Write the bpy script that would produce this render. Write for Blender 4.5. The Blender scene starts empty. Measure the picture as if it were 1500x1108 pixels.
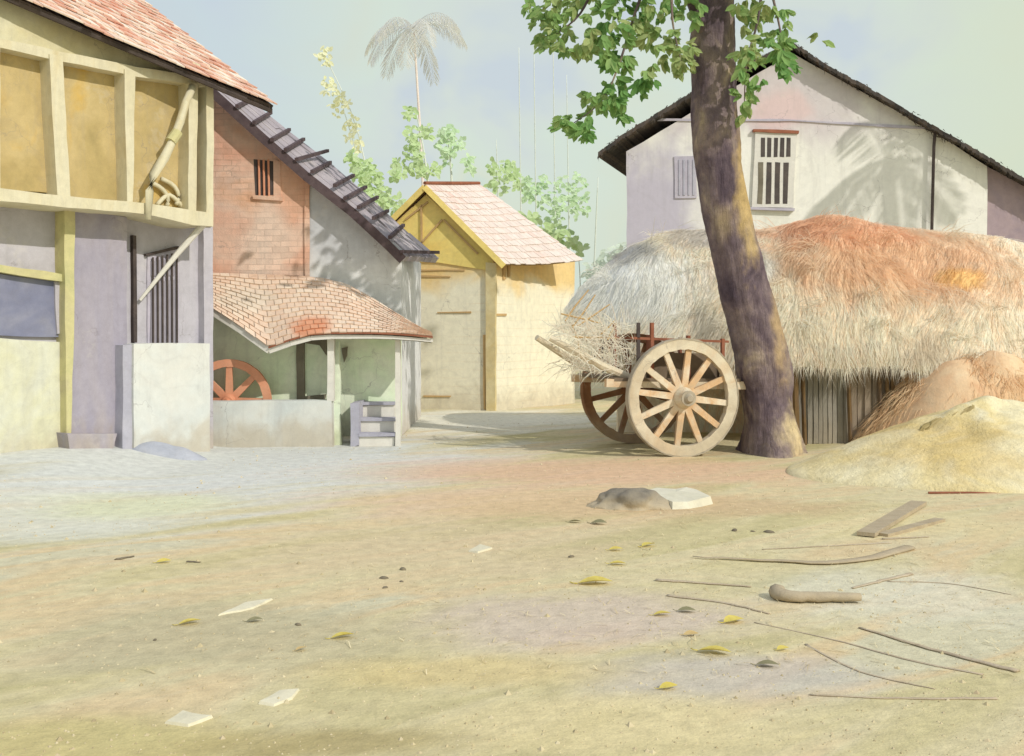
import bpy, bmesh, math, random
from mathutils import Vector, Matrix, noise as mnoise

R = random.Random(7)
C = bpy.context.scene.collection
SC = bpy.context.scene
F, HC, CX, HY = 1600.0, 1.6, 750.0, 480.0      # survey of the place: focal length, eye height, optical centre

# ------------------------------------------------------------------ helpers
def srgb(r, g, b, k=1.0):
    def f(c):
        c = c / 255.0
        return min(1.0, k * (c / 12.92 if c <= 0.04045 else ((c + 0.055) / 1.055) ** 2.4))
    return (f(r), f(g), f(b), 1.0)

def P(px, py, Y):
    return Vector(((px - CX) * Y / F, Y, HC - (py - HY) * Y / F))

def sst(a, b, x):
    t = max(0.0, min(1.0, (x - a) / (b - a)))
    return t * t * (3 - 2 * t)

def gz(x, y):
    h = 0.20 * sst(-3.6, -5.2, x) * sst(8.0, 12.5, y)
    h += 0.012 * math.sin(1.3 * x + 0.7 * y) * math.sin(0.9 * y - 0.4 * x) + 0.006 * math.sin(3.1 * x - 1.2) * math.sin(2.7 * y)
    return h * (1 - sst(40, 80, y))

def G(px, py):
    Y = F * HC / (py - HY)
    x = (px - CX) * Y / F
    return Vector((x, Y, gz(x, Y)))

class Plane:
    def __init__(s, p, n):
        s.p = Vector(p); s.n = Vector(n).normalized()
    def hit(s, px, py, off=0.0):
        d = Vector(((px - CX) / F, 1.0, (HY - py) / F)); o = Vector((0, 0, HC))
        t = ((s.p + s.n * off - o).dot(s.n)) / d.dot(s.n)
        return o + d * t

ORIG = {}
class MB:
    def __init__(s):
        s.v, s.f, s.t = [], [], []
    def add(s, vs, fs, t=None):
        o = len(s.v); s.v += [Vector(a) for a in vs]
        for f in fs:
            s.f.append([o + i for i in f]); s.t.append(R.random() if t is None else t)
        return s
    def build(s, name, mat, parent=None, loc=None, label=None, smooth=False, recalc=True, kind=None):
        org = ORIG[parent.name] if parent is not None else Vector(loc or (0, 0, 0))
        me = bpy.data.meshes.new(name)
        me.from_pydata([tuple(a - org) for a in s.v], [], s.f)
        at = me.attributes.new('tint', 'FLOAT', 'FACE')
        at.data.foreach_set('value', s.t)
        if recalc:
            bm = bmesh.new(); bm.from_mesh(me); bmesh.ops.recalc_face_normals(bm, faces=bm.faces); bm.to_mesh(me); bm.free()
        if smooth:
            me.polygons.foreach_set('use_smooth', [True] * len(me.polygons))
        me.materials.append(mat)
        o = bpy.data.objects.new(name, me); C.objects.link(o)
        if parent is not None: o.parent = parent
        else: o.location = org
        ORIG[o.name] = org
        if label: o['label'] = label
        if kind: o['kind'] = kind
        return o

def tag(o, label, cat, group=None):
    o['label'] = label; o['category'] = cat
    if group: o['group'] = group
    return o

def thing(name, label, cat, loc, group=None):
    o = bpy.data.objects.new(name, None); C.objects.link(o); o.location = loc
    o.empty_display_size = 0.2
    ORIG[o.name] = Vector(loc)
    return tag(o, label, cat, group)

def wob_poly(poly, wob, step):
    out = []
    n = len(poly)
    for i in range(n):
        a, b = poly[i], poly[(i + 1) % n]
        L = math.hypot(b[0] - a[0], b[1] - a[1]); k = max(1, int(L / step))
        for j in range(k):
            t = j / k
            out.append((a[0] + (b[0] - a[0]) * t + R.uniform(-wob, wob), a[1] + (b[1] - a[1]) * t + R.uniform(-wob, wob)))
    return out

def prism(mb, pl, poly, front, back, wob=0.7, step=28, t=None, skew=Vector((0, 0, 0))):
    q = wob_poly(poly, wob, step)
    a = [pl.hit(x, y, front) for x, y in q]
    b = [p - pl.n * (front - back) + skew for p in a]
    n = len(q)
    fs = [list(range(n)), list(range(2 * n - 1, n - 1, -1))] + [[i, (i + 1) % n, n + (i + 1) % n, n + i] for i in range(n)]
    return mb.add(a + b, fs, t)

def rect(x0, y0, x1, y1):
    return [(x0, y0), (x1, y0), (x1, y1), (x0, y1)]

def tube(mb, pts, rad, seg=8, t=None, flat=1.0, rough=0.0):
    pts = [Vector(p) for p in pts]
    if not isinstance(rad, (list, tuple)): rad = [rad] * len(pts)
    vs, fs = [], []
    up = Vector((0, 0, 1))
    n = len(pts)
    for i, p in enumerate(pts):
        d = (pts[min(i + 1, n - 1)] - pts[max(i - 1, 0)]).normalized()
        s = d.cross(up)
        if s.length < 0.15: s = d.cross(Vector((0, 1, 0)))
        s.normalize(); u = s.cross(d).normalized()
        for k in range(seg):
            a = 2 * math.pi * k / seg
            rr = rad[i] * (1 + R.uniform(-rough, rough))
            vs.append(p + s * math.cos(a) * rr + u * math.sin(a) * rr * flat)
    for i in range(n - 1):
        for k in range(seg):
            fs.append([i * seg + k, i * seg + (k + 1) % seg, (i + 1) * seg + (k + 1) % seg, (i + 1) * seg + k])
    fs.append(list(range(seg))[::-1]); fs.append([(n - 1) * seg + k for k in range(seg)])
    return mb.add(vs, fs, t)

def bar(mb, p0, p1, w, h, side=None, t=None, taper=1.0):
    """rectangular bar from p0 to p1; w across 'side', h across the other direction"""
    p0, p1 = Vector(p0), Vector(p1)
    d = (p1 - p0).normalized()
    s = Vector(side) if side is not None else d.cross(Vector((0, 0, 1)))
    s = (s - d * s.dot(d))
    if s.length < 1e-4: s = d.cross(Vector((0, 1, 0)))
    s.normalize(); u = s.cross(d).normalized()
    vs = []
    for p, k in ((p0, 1.0), (p1, taper)):
        for a, b in ((-1, -1), (1, -1), (1, 1), (-1, 1)):
            vs.append(p + s * a * w * 0.5 * k + u * b * h * 0.5 * k)
    return mb.add(vs, [[3, 2, 1, 0], [4, 5, 6, 7], [0, 1, 5, 4], [1, 2, 6, 5], [2, 3, 7, 6], [3, 0, 4, 7]], t)

def box(mb, c, sx, sy, sz, t=None):
    c = Vector(c)
    return bar(mb, c - Vector((0, 0, sz / 2)), c + Vector((0, 0, sz / 2)), sx, sy, side=(1, 0, 0), t=t)

def curve(pts, n):
    """resample a polyline of (px,py,Y) by parameter with Catmull-Rom smoothing"""
    pts = [Vector(p) for p in pts]; m = len(pts) - 1
    out = []
    for i in range(n + 1):
        u = i / n * m; k = min(int(u), m - 1); t = u - k
        p0, p1, p2, p3 = pts[max(k - 1, 0)], pts[k], pts[k + 1], pts[min(k + 2, m)]
        out.append(0.5 * ((2 * p1) + (p2 - p0) * t + (2 * p0 - 5 * p1 + 4 * p2 - p3) * t * t + (3 * p1 - p0 - 3 * p2 + p3) * t ** 3))
    return out

# ------------------------------------------------------------------ materials
def wash(name, cols, scale=1.0, stretch=(1, 1, 1), rot=0.0, tint=0.0, grain=0.07, bump=0.12, bscale=45, rough=0.95,
         blobs=(), zfade=None, mud=0.0, streak=0.0, isob=False, bst=None, brick=None, trans=0.0, bloom=0.06, lo=0.3, hi=0.7, lines=None):
    m = bpy.data.materials.new(name); m.use_nodes = True
    nt = m.node_tree; N, Lk = nt.nodes, nt.links
    N.clear()
    out = N.new('ShaderNodeOutputMaterial'); bs = N.new('ShaderNodeBsdfPrincipled')
    bs.inputs['Roughness'].default_value = rough
    bs.inputs['Specular IOR Level'].default_value = 0.15
    geo = N.new('ShaderNodeNewGeometry')
    mp = N.new('ShaderNodeMapping'); mp.vector_type = 'TEXTURE'; mp.inputs['Scale'].default_value = tuple(1.0 / q for q in stretch); mp.inputs['Rotation'].default_value = (0, 0, rot)
    Lk.new(geo.outputs['Position'], mp.inputs['Vector'])
    def noise(sc, det=4, dist=0.0, vec=None, ro=0.55):
        n = N.new('ShaderNodeTexNoise'); n.inputs['Scale'].default_value = sc; n.inputs['Detail'].default_value = det
        n.inputs['Roughness'].default_value = ro; n.inputs['Distortion'].default_value = dist
        Lk.new(vec if vec is not None else mp.outputs['Vector'], n.inputs['Vector']); return n.outputs['Fac']
    def math_(op, a, b=None, c=None):
        n = N.new('ShaderNodeMath'); n.operation = op
        for i, x in enumerate((a, b, c)):
            if x is None: continue
            if isinstance(x, (int, float)): n.inputs[i].default_value = x
            else: Lk.new(x, n.inputs[i])
        return n.outputs[0]
    def mrange(x, a, b, c=0.0, d=1.0, smooth=False):
        n = N.new('ShaderNodeMapRange'); n.clamp = True
        if smooth: n.interpolation_type = 'SMOOTHSTEP'
        Lk.new(x, n.inputs['Value'])
        for k, v in zip(('From Min', 'From Max', 'To Min', 'To Max'), (a, b, c, d)): n.inputs[k].default_value = v
        return n.outputs[0]
    def mix(f, a, b, mode='MIX'):
        n = N.new('ShaderNodeMix'); n.data_type = 'RGBA'; n.blend_type = mode
        for s, x in ((n.inputs[0], f), (n.inputs[6], a), (n.inputs[7], b)):
            if isinstance(x, (int, float)): s.default_value = x
            elif isinstance(x, tuple): s.default_value = x
            else: Lk.new(x, s)
        return n.outputs[2]
    base = noise(scale, 5, 0.8)
    fac = mrange(base, lo, hi)
    if tint:
        at = N.new('ShaderNodeAttribute'); at.attribute_name = 'tint'; at.attribute_type = 'GEOMETRY'
        fac = math_('ADD', math_('MULTIPLY', fac, 1 - tint), math_('MULTIPLY', at.outputs['Fac'], tint))
    ramp = N.new('ShaderNodeValToRGB')
    el = ramp.color_ramp.elements
    while len(el) < len(cols): el.new(0.5)
    for i, c in enumerate(cols):
        el[i].position = i / max(1, len(cols) - 1); el[i].color = c
    Lk.new(fac, ramp.inputs['Fac'])
    col = ramp.outputs['Color']
    wn = noise(2.2 * max(scale, 0.5), 4, 0.4)
    for (c, r, bc, st) in blobs:
        vm = N.new('ShaderNodeVectorMath'); vm.operation = 'SUBTRACT'; Lk.new(geo.outputs['Position'], vm.inputs[0]); vm.inputs[1].default_value = c
        vs = N.new('ShaderNodeVectorMath'); vs.operation = 'DIVIDE'; Lk.new(vm.outputs[0], vs.inputs[0]); vs.inputs[1].default_value = r
        vl = N.new('ShaderNodeVectorMath'); vl.operation = 'LENGTH'; Lk.new(vs.outputs[0], vl.inputs[0])
        d = math_('ADD', vl.outputs['Value'], math_('MULTIPLY', math_('SUBTRACT', wn, 0.5), 1.3))
        col = mix(mrange(d, 0.35, 1.05, st, 0.0, True), col, bc)
    if zfade:
        z0, z1, zc, zn = zfade
        sp = N.new('ShaderNodeSeparateXYZ'); Lk.new(geo.outputs['Position'], sp.inputs[0])
        zz = math_('ADD', sp.outputs['Z'], math_('MULTIPLY', math_('SUBTRACT', noise(0.9, 4, 0.6), 0.5), zn))
        col = mix(mrange(zz, z0, z1, 1.0, 0.0, True), col, zc)
    if brick:
        sb_ = N.new('ShaderNodeSeparateXYZ'); Lk.new(geo.outputs['Position'], sb_.inputs[0])
        cb_ = N.new('ShaderNodeCombineXYZ'); Lk.new(sb_.outputs['X'], cb_.inputs[0]); Lk.new(sb_.outputs['Z'], cb_.inputs[1])
        wv = N.new('ShaderNodeVectorMath'); wv.operation = 'ADD'; Lk.new(cb_.outputs[0], wv.inputs[0])
        wn2 = N.new('ShaderNodeTexNoise'); wn2.inputs['Scale'].default_value = 3.0; Lk.new(geo.outputs['Position'], wn2.inputs['Vector'])
        ws = N.new('ShaderNodeVectorMath'); ws.operation = 'SCALE'; ws.inputs['Scale'].default_value = .05; Lk.new(wn2.outputs['Color'], ws.inputs[0]); Lk.new(ws.outputs[0], wv.inputs[1])
        bt_ = N.new('ShaderNodeTexBrick'); bt_.inputs['Scale'].default_value = 1.0
        for k_, v_ in (('Mortar Size', .009), ('Mortar Smooth', .4), ('Brick Width', .24), ('Row Height', .085), ('Bias', 0.0)): bt_.inputs[k_].default_value = v_
        bt_.inputs['Color1'].default_value = (.82, .82, .82, 1); bt_.inputs['Color2'].default_value = (1.14, 1.1, 1.08, 1); bt_.inputs['Mortar'].default_value = (.72, .68, .66, 1)
        Lk.new(wv.outputs[0], bt_.inputs['Vector'])
        col = mix(mrange(noise(1.0, 4, 0.3, geo.outputs['Position']), .40, .60, .15, brick), col, bt_.outputs['Color'], 'MULTIPLY')
    if lines:                                    # courses: (spacing, strength, colour)
        sp2 = N.new('ShaderNodeSeparateXYZ'); Lk.new(geo.outputs['Position'], sp2.inputs[0])
        zz = math_('ADD', sp2.outputs['Z'], math_('MULTIPLY', noise(1.6, 2), 0.06))
        fr = math_('FRACT', math_('DIVIDE', zz, lines[0]))
        ln = math_('MULTIPLY', math_('LESS_THAN', fr, 0.13), mrange(noise(1.1, 3, 0.5, None), 0.42, 0.6, 0.0, lines[1]))
        col = mix(ln, col, lines[2])
    if mud:                                      # earth splashed up the foot of a wall
        sp3 = N.new('ShaderNodeSeparateXYZ'); Lk.new(geo.outputs['Position'], sp3.inputs[0])
        zz = math_('ADD', sp3.outputs['Z'], math_('MULTIPLY', math_('SUBTRACT', noise(3.2, 6, 0.8), 0.5), 0.9))
        col = mix(mrange(zz, 0.02, 0.55, mud, 0.0, True), col, (0.46, 0.38, 0.26, 1))
    if streak:                                   # rain streaks and patched plaster
        ms_ = N.new('ShaderNodeMapping'); ms_.inputs['Scale'].default_value = (7, 7, .55); Lk.new(geo.outputs['Position'], ms_.inputs['Vector'])
        st_n = noise(1.0, 5, 0.5, ms_.outputs['Vector'], 0.65)
        col = mix(mrange(st_n, 0.52, 0.78, 0.0, streak), col, (0.30, 0.28, 0.27, 1))
        pt = noise(1.7, 6, 0.2, geo.outputs['Position'], 0.7)
        col = mix(mrange(pt, 0.60, 0.63, 0.0, streak * .7), col, (0.62, 0.58, 0.50, 1))
        vo = N.new('ShaderNodeTexVoronoi'); vo.feature = 'DISTANCE_TO_EDGE'; vo.inputs['Scale'].default_value = 1.1
        vd = N.new('ShaderNodeVectorMath'); vd.operation = 'ADD'; Lk.new(geo.outputs['Position'], vd.inputs[0])
        nn_ = N.new('ShaderNodeTexNoise'); nn_.inputs['Scale'].default_value = 2.5; nn_.inputs['Detail'].default_value = 5; Lk.new(geo.outputs['Position'], nn_.inputs['Vector'])
        Lk.new(nn_.outputs['Color'], vd.inputs[1]); Lk.new(vd.outputs[0], vo.inputs['Vector'])
        ck = math_('MULTIPLY', mrange(vo.outputs['Distance'], 0.0, 0.010, 1.0, 0.0), mrange(noise(.8, 2, 0, geo.outputs['Position']), 0.50, 0.60, 0.0, streak * 2.2))
        col = mix(ck, col, (0.22, 0.19, 0.18, 1))
    if bloom:                                    # pigment edge where one tint runs into the next
        e = math_('ABSOLUTE', math_('SUBTRACT', noise(1.3 * scale, 3, 1.0), 0.52))
        col = mix(mrange(e, 0.0, 0.035, bloom * 1.3, 0.0), col, (0.25, 0.22, 0.20, 1))
    g = noise(95, 3, 0, geo.outputs['Position'], 0.7)
    g2 = noise(9, 4, 0.3, geo.outputs['Position'], 0.6)
    gv = math_('ADD', mrange(g, 0.25, 0.75, 1 - grain, 1 + grain), mrange(g2, 0.3, 0.7, -grain, grain))
    gm = N.new('ShaderNodeMix'); gm.data_type = 'RGBA'; gm.blend_type = 'MULTIPLY'; gm.inputs[0].default_value = 1.0
    cc = N.new('ShaderNodeCombineColor')
    for i in range(3): Lk.new(gv, cc.inputs[i])
    Lk.new(col, gm.inputs[6]); Lk.new(cc.outputs[0], gm.inputs[7])
    col = gm.outputs[2]
    Lk.new(col, bs.inputs['Base Color'])
    if bst:
        bm_ = N.new('ShaderNodeMapping'); bm_.inputs['Scale'].default_value = bst; Lk.new(geo.outputs['Position'], bm_.inputs['Vector']); bvec = bm_.outputs['Vector']
    if bump:
        bp = N.new('ShaderNodeBump'); bp.inputs['Strength'].default_value = bump; bp.inputs['Distance'].default_value = 0.05 if bst else 0.02
        Lk.new(noise(bscale, 6, 0.2, bvec if bst else (geo.outputs['Position'] if isob else None), 0.65), bp.inputs['Height']); Lk.new(bp.outputs[0], bs.inputs['Normal'])
    sh = bs.outputs[0]
    if trans:
        tr = N.new('ShaderNodeBsdfTranslucent'); Lk.new(col, tr.inputs['Color'])
        ms = N.new('ShaderNodeMixShader'); ms.inputs[0].default_value = trans
        Lk.new(sh, ms.inputs[1]); Lk.new(tr.outputs[0], ms.inputs[2]); sh = ms.outputs[0]
    Lk.new(sh, out.inputs['Surface'])
    return m

def S(r, g, b):
    c = srgb(r, g, b); l = .3 * c[0] + .59 * c[1] + .11 * c[2]
    return tuple(min(.86, (x + (l - x) * .10) * k) for x, k in zip(c[:3], (1.13, 1.10, 1.06))) + (1.0,)
WHITE = S(214, 214, 206)
M = {}
M['cream'] = wash('cream_timber', [S(198, 190, 156), S(206, 200, 172), S(198, 186, 146)], 1.5, (3, 3, .5), tint=.3)
M['fascia'] = wash('cream_fascia', [S(194, 190, 160), S(202, 198, 168), S(194, 184, 140)], .7, streak=.22)
M['ochre'] = wash('ochre_mat_panel', [S(158, 142, 92), S(176, 156, 102), S(190, 170, 118), S(200, 164, 70)], .9, bloom=.1, streak=.22)
M['lav'] = wash('lavender_shade_wall', [S(166, 164, 178), S(180, 178, 188), S(174, 172, 182), S(188, 186, 188)], .6, mud=0.60, streak=.22)  # lavender stands for the ground-floor shade under the overhang
M['purple'] = wash('purple_grey_pillar', [S(142, 138, 154), S(154, 150, 166), S(162, 156, 166)], .9, (2, 2, .6), mud=0.50, streak=.22)
M['slate'] = wash('blue_grey_opening', [S(106, 112, 140), S(124, 128, 152), S(142, 144, 160)], 1.2)  # flat sheet; its dark tone stands for the shade inside the opening
M['olive'] = wash('mossy_timber', [S(176, 176, 124), S(194, 188, 134), S(182, 174, 134)], 2.0)
M['yelwash'] = wash('yellow_stained_plaster', [S(194, 198, 188), S(200, 202, 184), S(202, 202, 172), S(190, 190, 168)], 1.0, mud=0.50, streak=.22)
M['white'] = wash('white_limewash', [S(188, 196, 196), S(202, 206, 202), S(206, 206, 198)], .8, grain=.05, mud=0.60, streak=.22)
M['whitewood'] = wash('white_timber', [S(206, 204, 196), S(214, 212, 204)], 1.5, grain=.05)
M['dark'] = wash('dark_opening', [S(70, 66, 66), S(92, 84, 80)], 2)
M['brgrey'] = wash('grey_lavender_recess', [S(142, 138, 150), S(156, 152, 164)], 2)
M['ink'] = wash('dark_timber', [S(64, 58, 58), S(88, 78, 74)], 3)
M['orange'] = wash('orange_brick_wall', [S(214, 160, 132), S(216, 172, 148), S(220, 190, 170), S(214, 166, 130)], .9, blobs=(((-3.6, 16, 2.7), (.55, 1, .9), S(222, 202, 186), .8), ((-3.1, 16, 3.6), (.45, 1, .6), S(212, 158, 124), .6)), brick=.8, bump=.3, streak=.22)
M['grey'] = wash('grey_plaster', [S(178, 184, 192), S(190, 194, 200), S(196, 200, 204)], .7, zfade=(2.35, 2.75, S(214, 216, 216), .9), mud=0.50, streak=.22)
M['deck'] = wash('grey_roof_boards', [S(146, 140, 148), S(164, 156, 162), S(184, 176, 174)], 1.4, (2, 2, 1), tint=.4)
M['batten'] = wash('dark_batten', [S(76, 64, 68), S(98, 84, 86)], 3)
def tile_mat(name, cols, **k): return wash(name, cols, 1.0, tint=.65, grain=.06, bump=.25, bloom=.05, lo=.25, hi=.75, **k)
M['tile_red'] = tile_mat('red_clay_tiles', [S(226, 212, 194), S(224, 206, 188), S(218, 190, 170), S(204, 142, 116), S(228, 214, 198), S(226, 212, 196)])
M['tile_porch'] = tile_mat('worn_orange_tiles', [S(226, 212, 192), S(222, 200, 178), S(218, 190, 166), S(226, 206, 184)], blobs=(((-2.7, 14.6, 1.6), (.35, .5, .3), S(210, 124, 70), .7), ((-3.7, 15.2, 2.0), (.5, .8, .3), S(212, 202, 184), .7), ((-2.9, 15.8, 2.4), (1.2, .3, .12), S(166, 120, 84), .6)))
M['tile_pale'] = tile_mat('pale_pink_tiles', [S(222, 212, 204), S(214, 198, 188), S(218, 206, 196), S(206, 172, 158)])
M['green'] = wash('pale_green_plaster', [S(200, 222, 186), S(212, 230, 198), S(220, 230, 206), S(206, 220, 198)], 1.0, blobs=(((-1.72, 16, 1.2), (.14, .6, .8), S(210, 236, 110), .95), ((-2.5, 16, .9), (.2, .6, 1.2), S(164, 184, 142), .8)), mud=0.40, streak=.22)
M['wheelred'] = wash('orange_painted_wood', [S(208, 138, 102), S(216, 156, 122)], 3)
M['brownfr'] = wash('brown_grey_frame', [S(104, 98, 84), S(128, 122, 106)], 2)
M['mauve'] = wash('mauve_stone', [S(160, 160, 176), S(176, 176, 188)], 2)
M['hutwall'] = wash('ochre_limewash_worn', [S(220, 188, 120), S(222, 194, 130), S(222, 198, 140)], .8, zfade=(2.2, 2.7, S(224, 220, 196), 1.3), blobs=(((-1.6, 21, .6), (.9, 3, .7), S(220, 210, 166), .7), ((.2, 21, 1.5), (.8, 2, .8), S(222, 216, 192), .7)), lines=(.16, .2, S(204, 176, 124)), mud=0.50, streak=.22)
M['gold'] = wash('golden_gable_boards', [S(236, 196, 96), S(240, 206, 112), S(230, 200, 112)], 1.1, blobs=(((-.55, 21, 2.95), (.7, 2, .45), S(216, 194, 104), .8),))
M['hutpost'] = wash('cream_hut_timber', [S(208, 196, 152), S(200, 180, 124)], 2)
M['hutline'] = wash('brown_hut_timber', [S(178, 146, 94), S(192, 160, 108)], 2)
M['rwall'] = wash('pink_white_plaster', [S(222, 222, 214), S(226, 226, 218), S(220, 220, 208)], .5, blobs=(((2.9, 23.5, 3.7), (1.9, 3, 2.8), S(178, 174, 190), .95), ((5.6, 23.5, 6.5), (3.6, 3, 1.15), S(194, 186, 190), .85), ((5.7, 23.5, 6.3), (1.0, 3, .6), S(216, 184, 182), .6)), grain=.04, streak=.22)  # left lavender blob paints the tree's shade onto the plaster
M['rshade'] = wash('purple_shade_wall', [S(146, 132, 146), S(164, 146, 152), S(156, 140, 150)], 1.2)  # purple puts the shade beyond the corner into the wall colour
M['thatchdk'] = wash('dark_thatch_edge', [S(48, 50, 50), S(76, 70, 66), S(96, 84, 74)], 4, tint=.5)
M['lavwood'] = wash('lavender_shutter', [S(168, 164, 180), S(184, 180, 192)], 2)
THB = (((1.7, 16.3, 2.2), (1.5, 2.6, .9), S(230, 230, 226), .9), ((5.6, 16.2, 2.5), (2.7, 2.6, 1.0), S(224, 184, 142), .9), ((4.9, 16.8, 3.1), (1.7, 2, .5), S(224, 174, 134), .9), ((3.0, 16.5, 3.0), (.9, 2, .3), S(188, 182, 176), .8), ((1.9, 17.3, 2.75), (.8, 1.2, .32), S(176, 176, 174), .95), ((6.4, 15.6, 2.3), (.5, 1.5, .22), S(220, 176, 84), .7), ((3.5, 15.8, 2.5), (.45, 1.2, .35), S(236, 234, 224), .85), ((2.7, 15.4, 1.6), (.35, 1.2, .4), S(186, 180, 166), .6), ((5.6, 15.0, 1.25), (.5, 1, .35), S(196, 178, 150), .6))  # white blobs paint sunlight on the left, grey ones shade strokes
TH = [S(206, 190, 160), S(222, 204, 172), S(230, 218, 192), S(226, 202, 168), S(234, 224, 202), S(222, 208, 180)]
M['thatch'] = wash('straw_thatch', TH, 1.6, (1.5, .6, .45), blobs=THB, bump=.7, bscale=24, bloom=.0, lo=.34, hi=.66, grain=.12)
M['straw'] = wash('loose_straw', [S(214, 206, 188), S(228, 220, 199), S(233, 227, 211), S(230, 212, 190), S(231, 224, 202)], 1.2, tint=.6, blobs=tuple((c_, r_, k_, s_ * .9) for c_, r_, k_, s_ in THB), bump=0, bloom=0, trans=.4)
M['heap'] = wash('orange_straw', [S(206, 164, 122), S(214, 180, 138), S(218, 192, 152)], 1.2, (2, 2, .8), bump=.5, bscale=22)
M['heapstraw'] = wash('orange_loose_straw', [S(196, 152, 108), S(216, 180, 136), S(224, 198, 156), S(212, 186, 146)], 1.2, tint=.5, bump=0, bloom=0, trans=.35)
M['hutgrey'] = wash('grey_green_mud_wall', [S(122, 118, 106), S(142, 138, 126), S(160, 154, 142)], 1.3, (2, 2, .5), bump=.35, tint=.5, mud=0.40, streak=.22)
M['hutbrown'] = wash('brown_mud_wall', [S(124, 112, 96), S(140, 126, 108), S(154, 140, 120)], 1.3, (3, 3, .5), bump=.35)
M['stake'] = wash('dark_brown_stake', [S(84, 66, 46), S(116, 92, 56), S(96, 84, 74)], 3, (2, 2, .5))
M['sand'] = wash('yellow_sand', [S(216, 202, 154), S(222, 212, 172), S(218, 200, 142), S(224, 218, 188)], .9, bump=1.0, bscale=26, isob=True, grain=.12, blobs=(((4.6, 12.2, .3), (1.2, 2, .5), S(200, 166, 80), .5),))
M['wood'] = wash('weathered_cart_wood', [S(204, 184, 150), S(214, 202, 176), S(206, 168, 122), S(188, 168, 136)], 4, tint=.35, bump=.25, bscale=60, mud=.55, streak=.2)
M['felloe'] = wash('grey_cream_felloe', [S(186, 170, 140), S(208, 198, 172), S(204, 178, 140)], 3, tint=.4, bump=.25, bscale=60, mud=.55, streak=.2)
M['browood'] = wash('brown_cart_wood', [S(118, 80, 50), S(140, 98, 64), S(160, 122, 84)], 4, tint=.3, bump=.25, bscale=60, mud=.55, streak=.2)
M['iron'] = wash('worn_iron_tyre', [S(150, 140, 122), S(176, 166, 144)], 5)
M['redwood'] = wash('red_brown_wood', [S(130, 78, 56), S(156, 98, 72)], 4)
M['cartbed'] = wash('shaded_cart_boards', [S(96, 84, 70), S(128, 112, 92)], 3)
M['bark'] = wash('purple_brown_bark', [S(84, 72, 82), S(104, 90, 97), S(124, 109, 111), S(146, 130, 121), S(172, 154, 130)], 2.0, (1.3, 1.3, .8), bump=1.0, bscale=9, bst=(2.2, 2.2, .45), grain=.2, bloom=0, lo=.30, hi=.70, blobs=(((2.98, 13.7, 3.5), (.22, .5, 1.3), S(192, 164, 102), .85), ((3.74, 13.6, .3), (.42, .6, .6), S(210, 190, 144), .95), ((3.40, 13.6, 1.7), (.2, .5, 1.0), S(190, 162, 114), .75), ((2.66, 13.6, 2.9), (.16, .5, .3), S(156, 136, 96), .5)))  # ochre blobs paint sunlight along the trunk's right edge and foot
def leaf_mat(n, cols, tr=.35, **k): return wash(n, cols, 1.2, tint=.6, grain=.08, bump=0, bloom=0, trans=tr, rough=.7, **k)
M['leaf'] = leaf_mat('tree_leaves', [S(72, 118, 54), S(104, 154, 78), S(140, 176, 100), S(166, 178, 114), S(136, 178, 120)])
M['lf_lime'] = leaf_mat('lime_leaves', [S(180, 208, 142), S(192, 216, 160), S(206, 224, 186)])  # far plants: distance haze is mixed into these leaf and stem colours
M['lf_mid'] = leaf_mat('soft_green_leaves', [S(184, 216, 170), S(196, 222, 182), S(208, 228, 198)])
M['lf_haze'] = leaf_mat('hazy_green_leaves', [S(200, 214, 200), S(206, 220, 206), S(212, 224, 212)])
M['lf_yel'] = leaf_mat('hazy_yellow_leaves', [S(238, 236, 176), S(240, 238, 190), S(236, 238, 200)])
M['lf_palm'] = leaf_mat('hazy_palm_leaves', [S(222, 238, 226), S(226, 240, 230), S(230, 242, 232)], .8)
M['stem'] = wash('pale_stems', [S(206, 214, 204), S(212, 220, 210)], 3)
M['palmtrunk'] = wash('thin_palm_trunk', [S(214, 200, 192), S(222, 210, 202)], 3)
M['ptrunk'] = wash('palm_trunk', [S(130, 116, 98), S(150, 134, 112)], 3, bump=.5)
M['pleaf'] = leaf_mat('palm_leaves', [S(84, 118, 62), S(110, 140, 80)])
M['shadefrond'] = leaf_mat('olive_shade_frond', [S(150, 136, 88), S(172, 156, 104), S(186, 170, 122)])
M['rock'] = wash('dark_grey_rock', [S(112, 106, 96), S(136, 128, 112), S(160, 148, 126)], 2.5, bump=.6, bscale=18, zfade=(.02, .14, S(176, 162, 134), .1))
M['slab'] = wash('pale_flat_stone', [S(200, 196, 172), S(212, 208, 188)], 2)
M['scrap'] = wash('pale_stone_chip', [S(204, 198, 170), S(214, 208, 182)], 3)
M['pebble'] = wash('dark_pebble', [S(106, 98, 82), S(130, 120, 98)], 3)
M['yleaf'] = wash('yellow_dry_leaf', [S(206, 186, 70), S(214, 198, 92), S(196, 178, 80)], 9, trans=.2, bump=0)
M['gleaf'] = wash('grey_green_dry_leaf', [S(122, 118, 86), S(142, 136, 100)], 9, bump=0)
M['tleaf'] = wash('tan_dry_leaf', [S(186, 158, 98), S(196, 172, 116)], 9, bump=0)
M['stick'] = wash('taupe_shade_stick', [S(164, 148, 122), S(178, 162, 136), S(188, 174, 148)], 5, bump=.4)
M['shade_plank'] = wash('taupe_shade_plank', [S(166, 150, 122), S(178, 164, 136)], 3, (1, 4, 1), bump=.35)
M['heapshade'] = wash('blue_grey_shade', [S(158, 164, 178), S(176, 180, 190)], 2.5, bump=.6, bscale=18)

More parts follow.
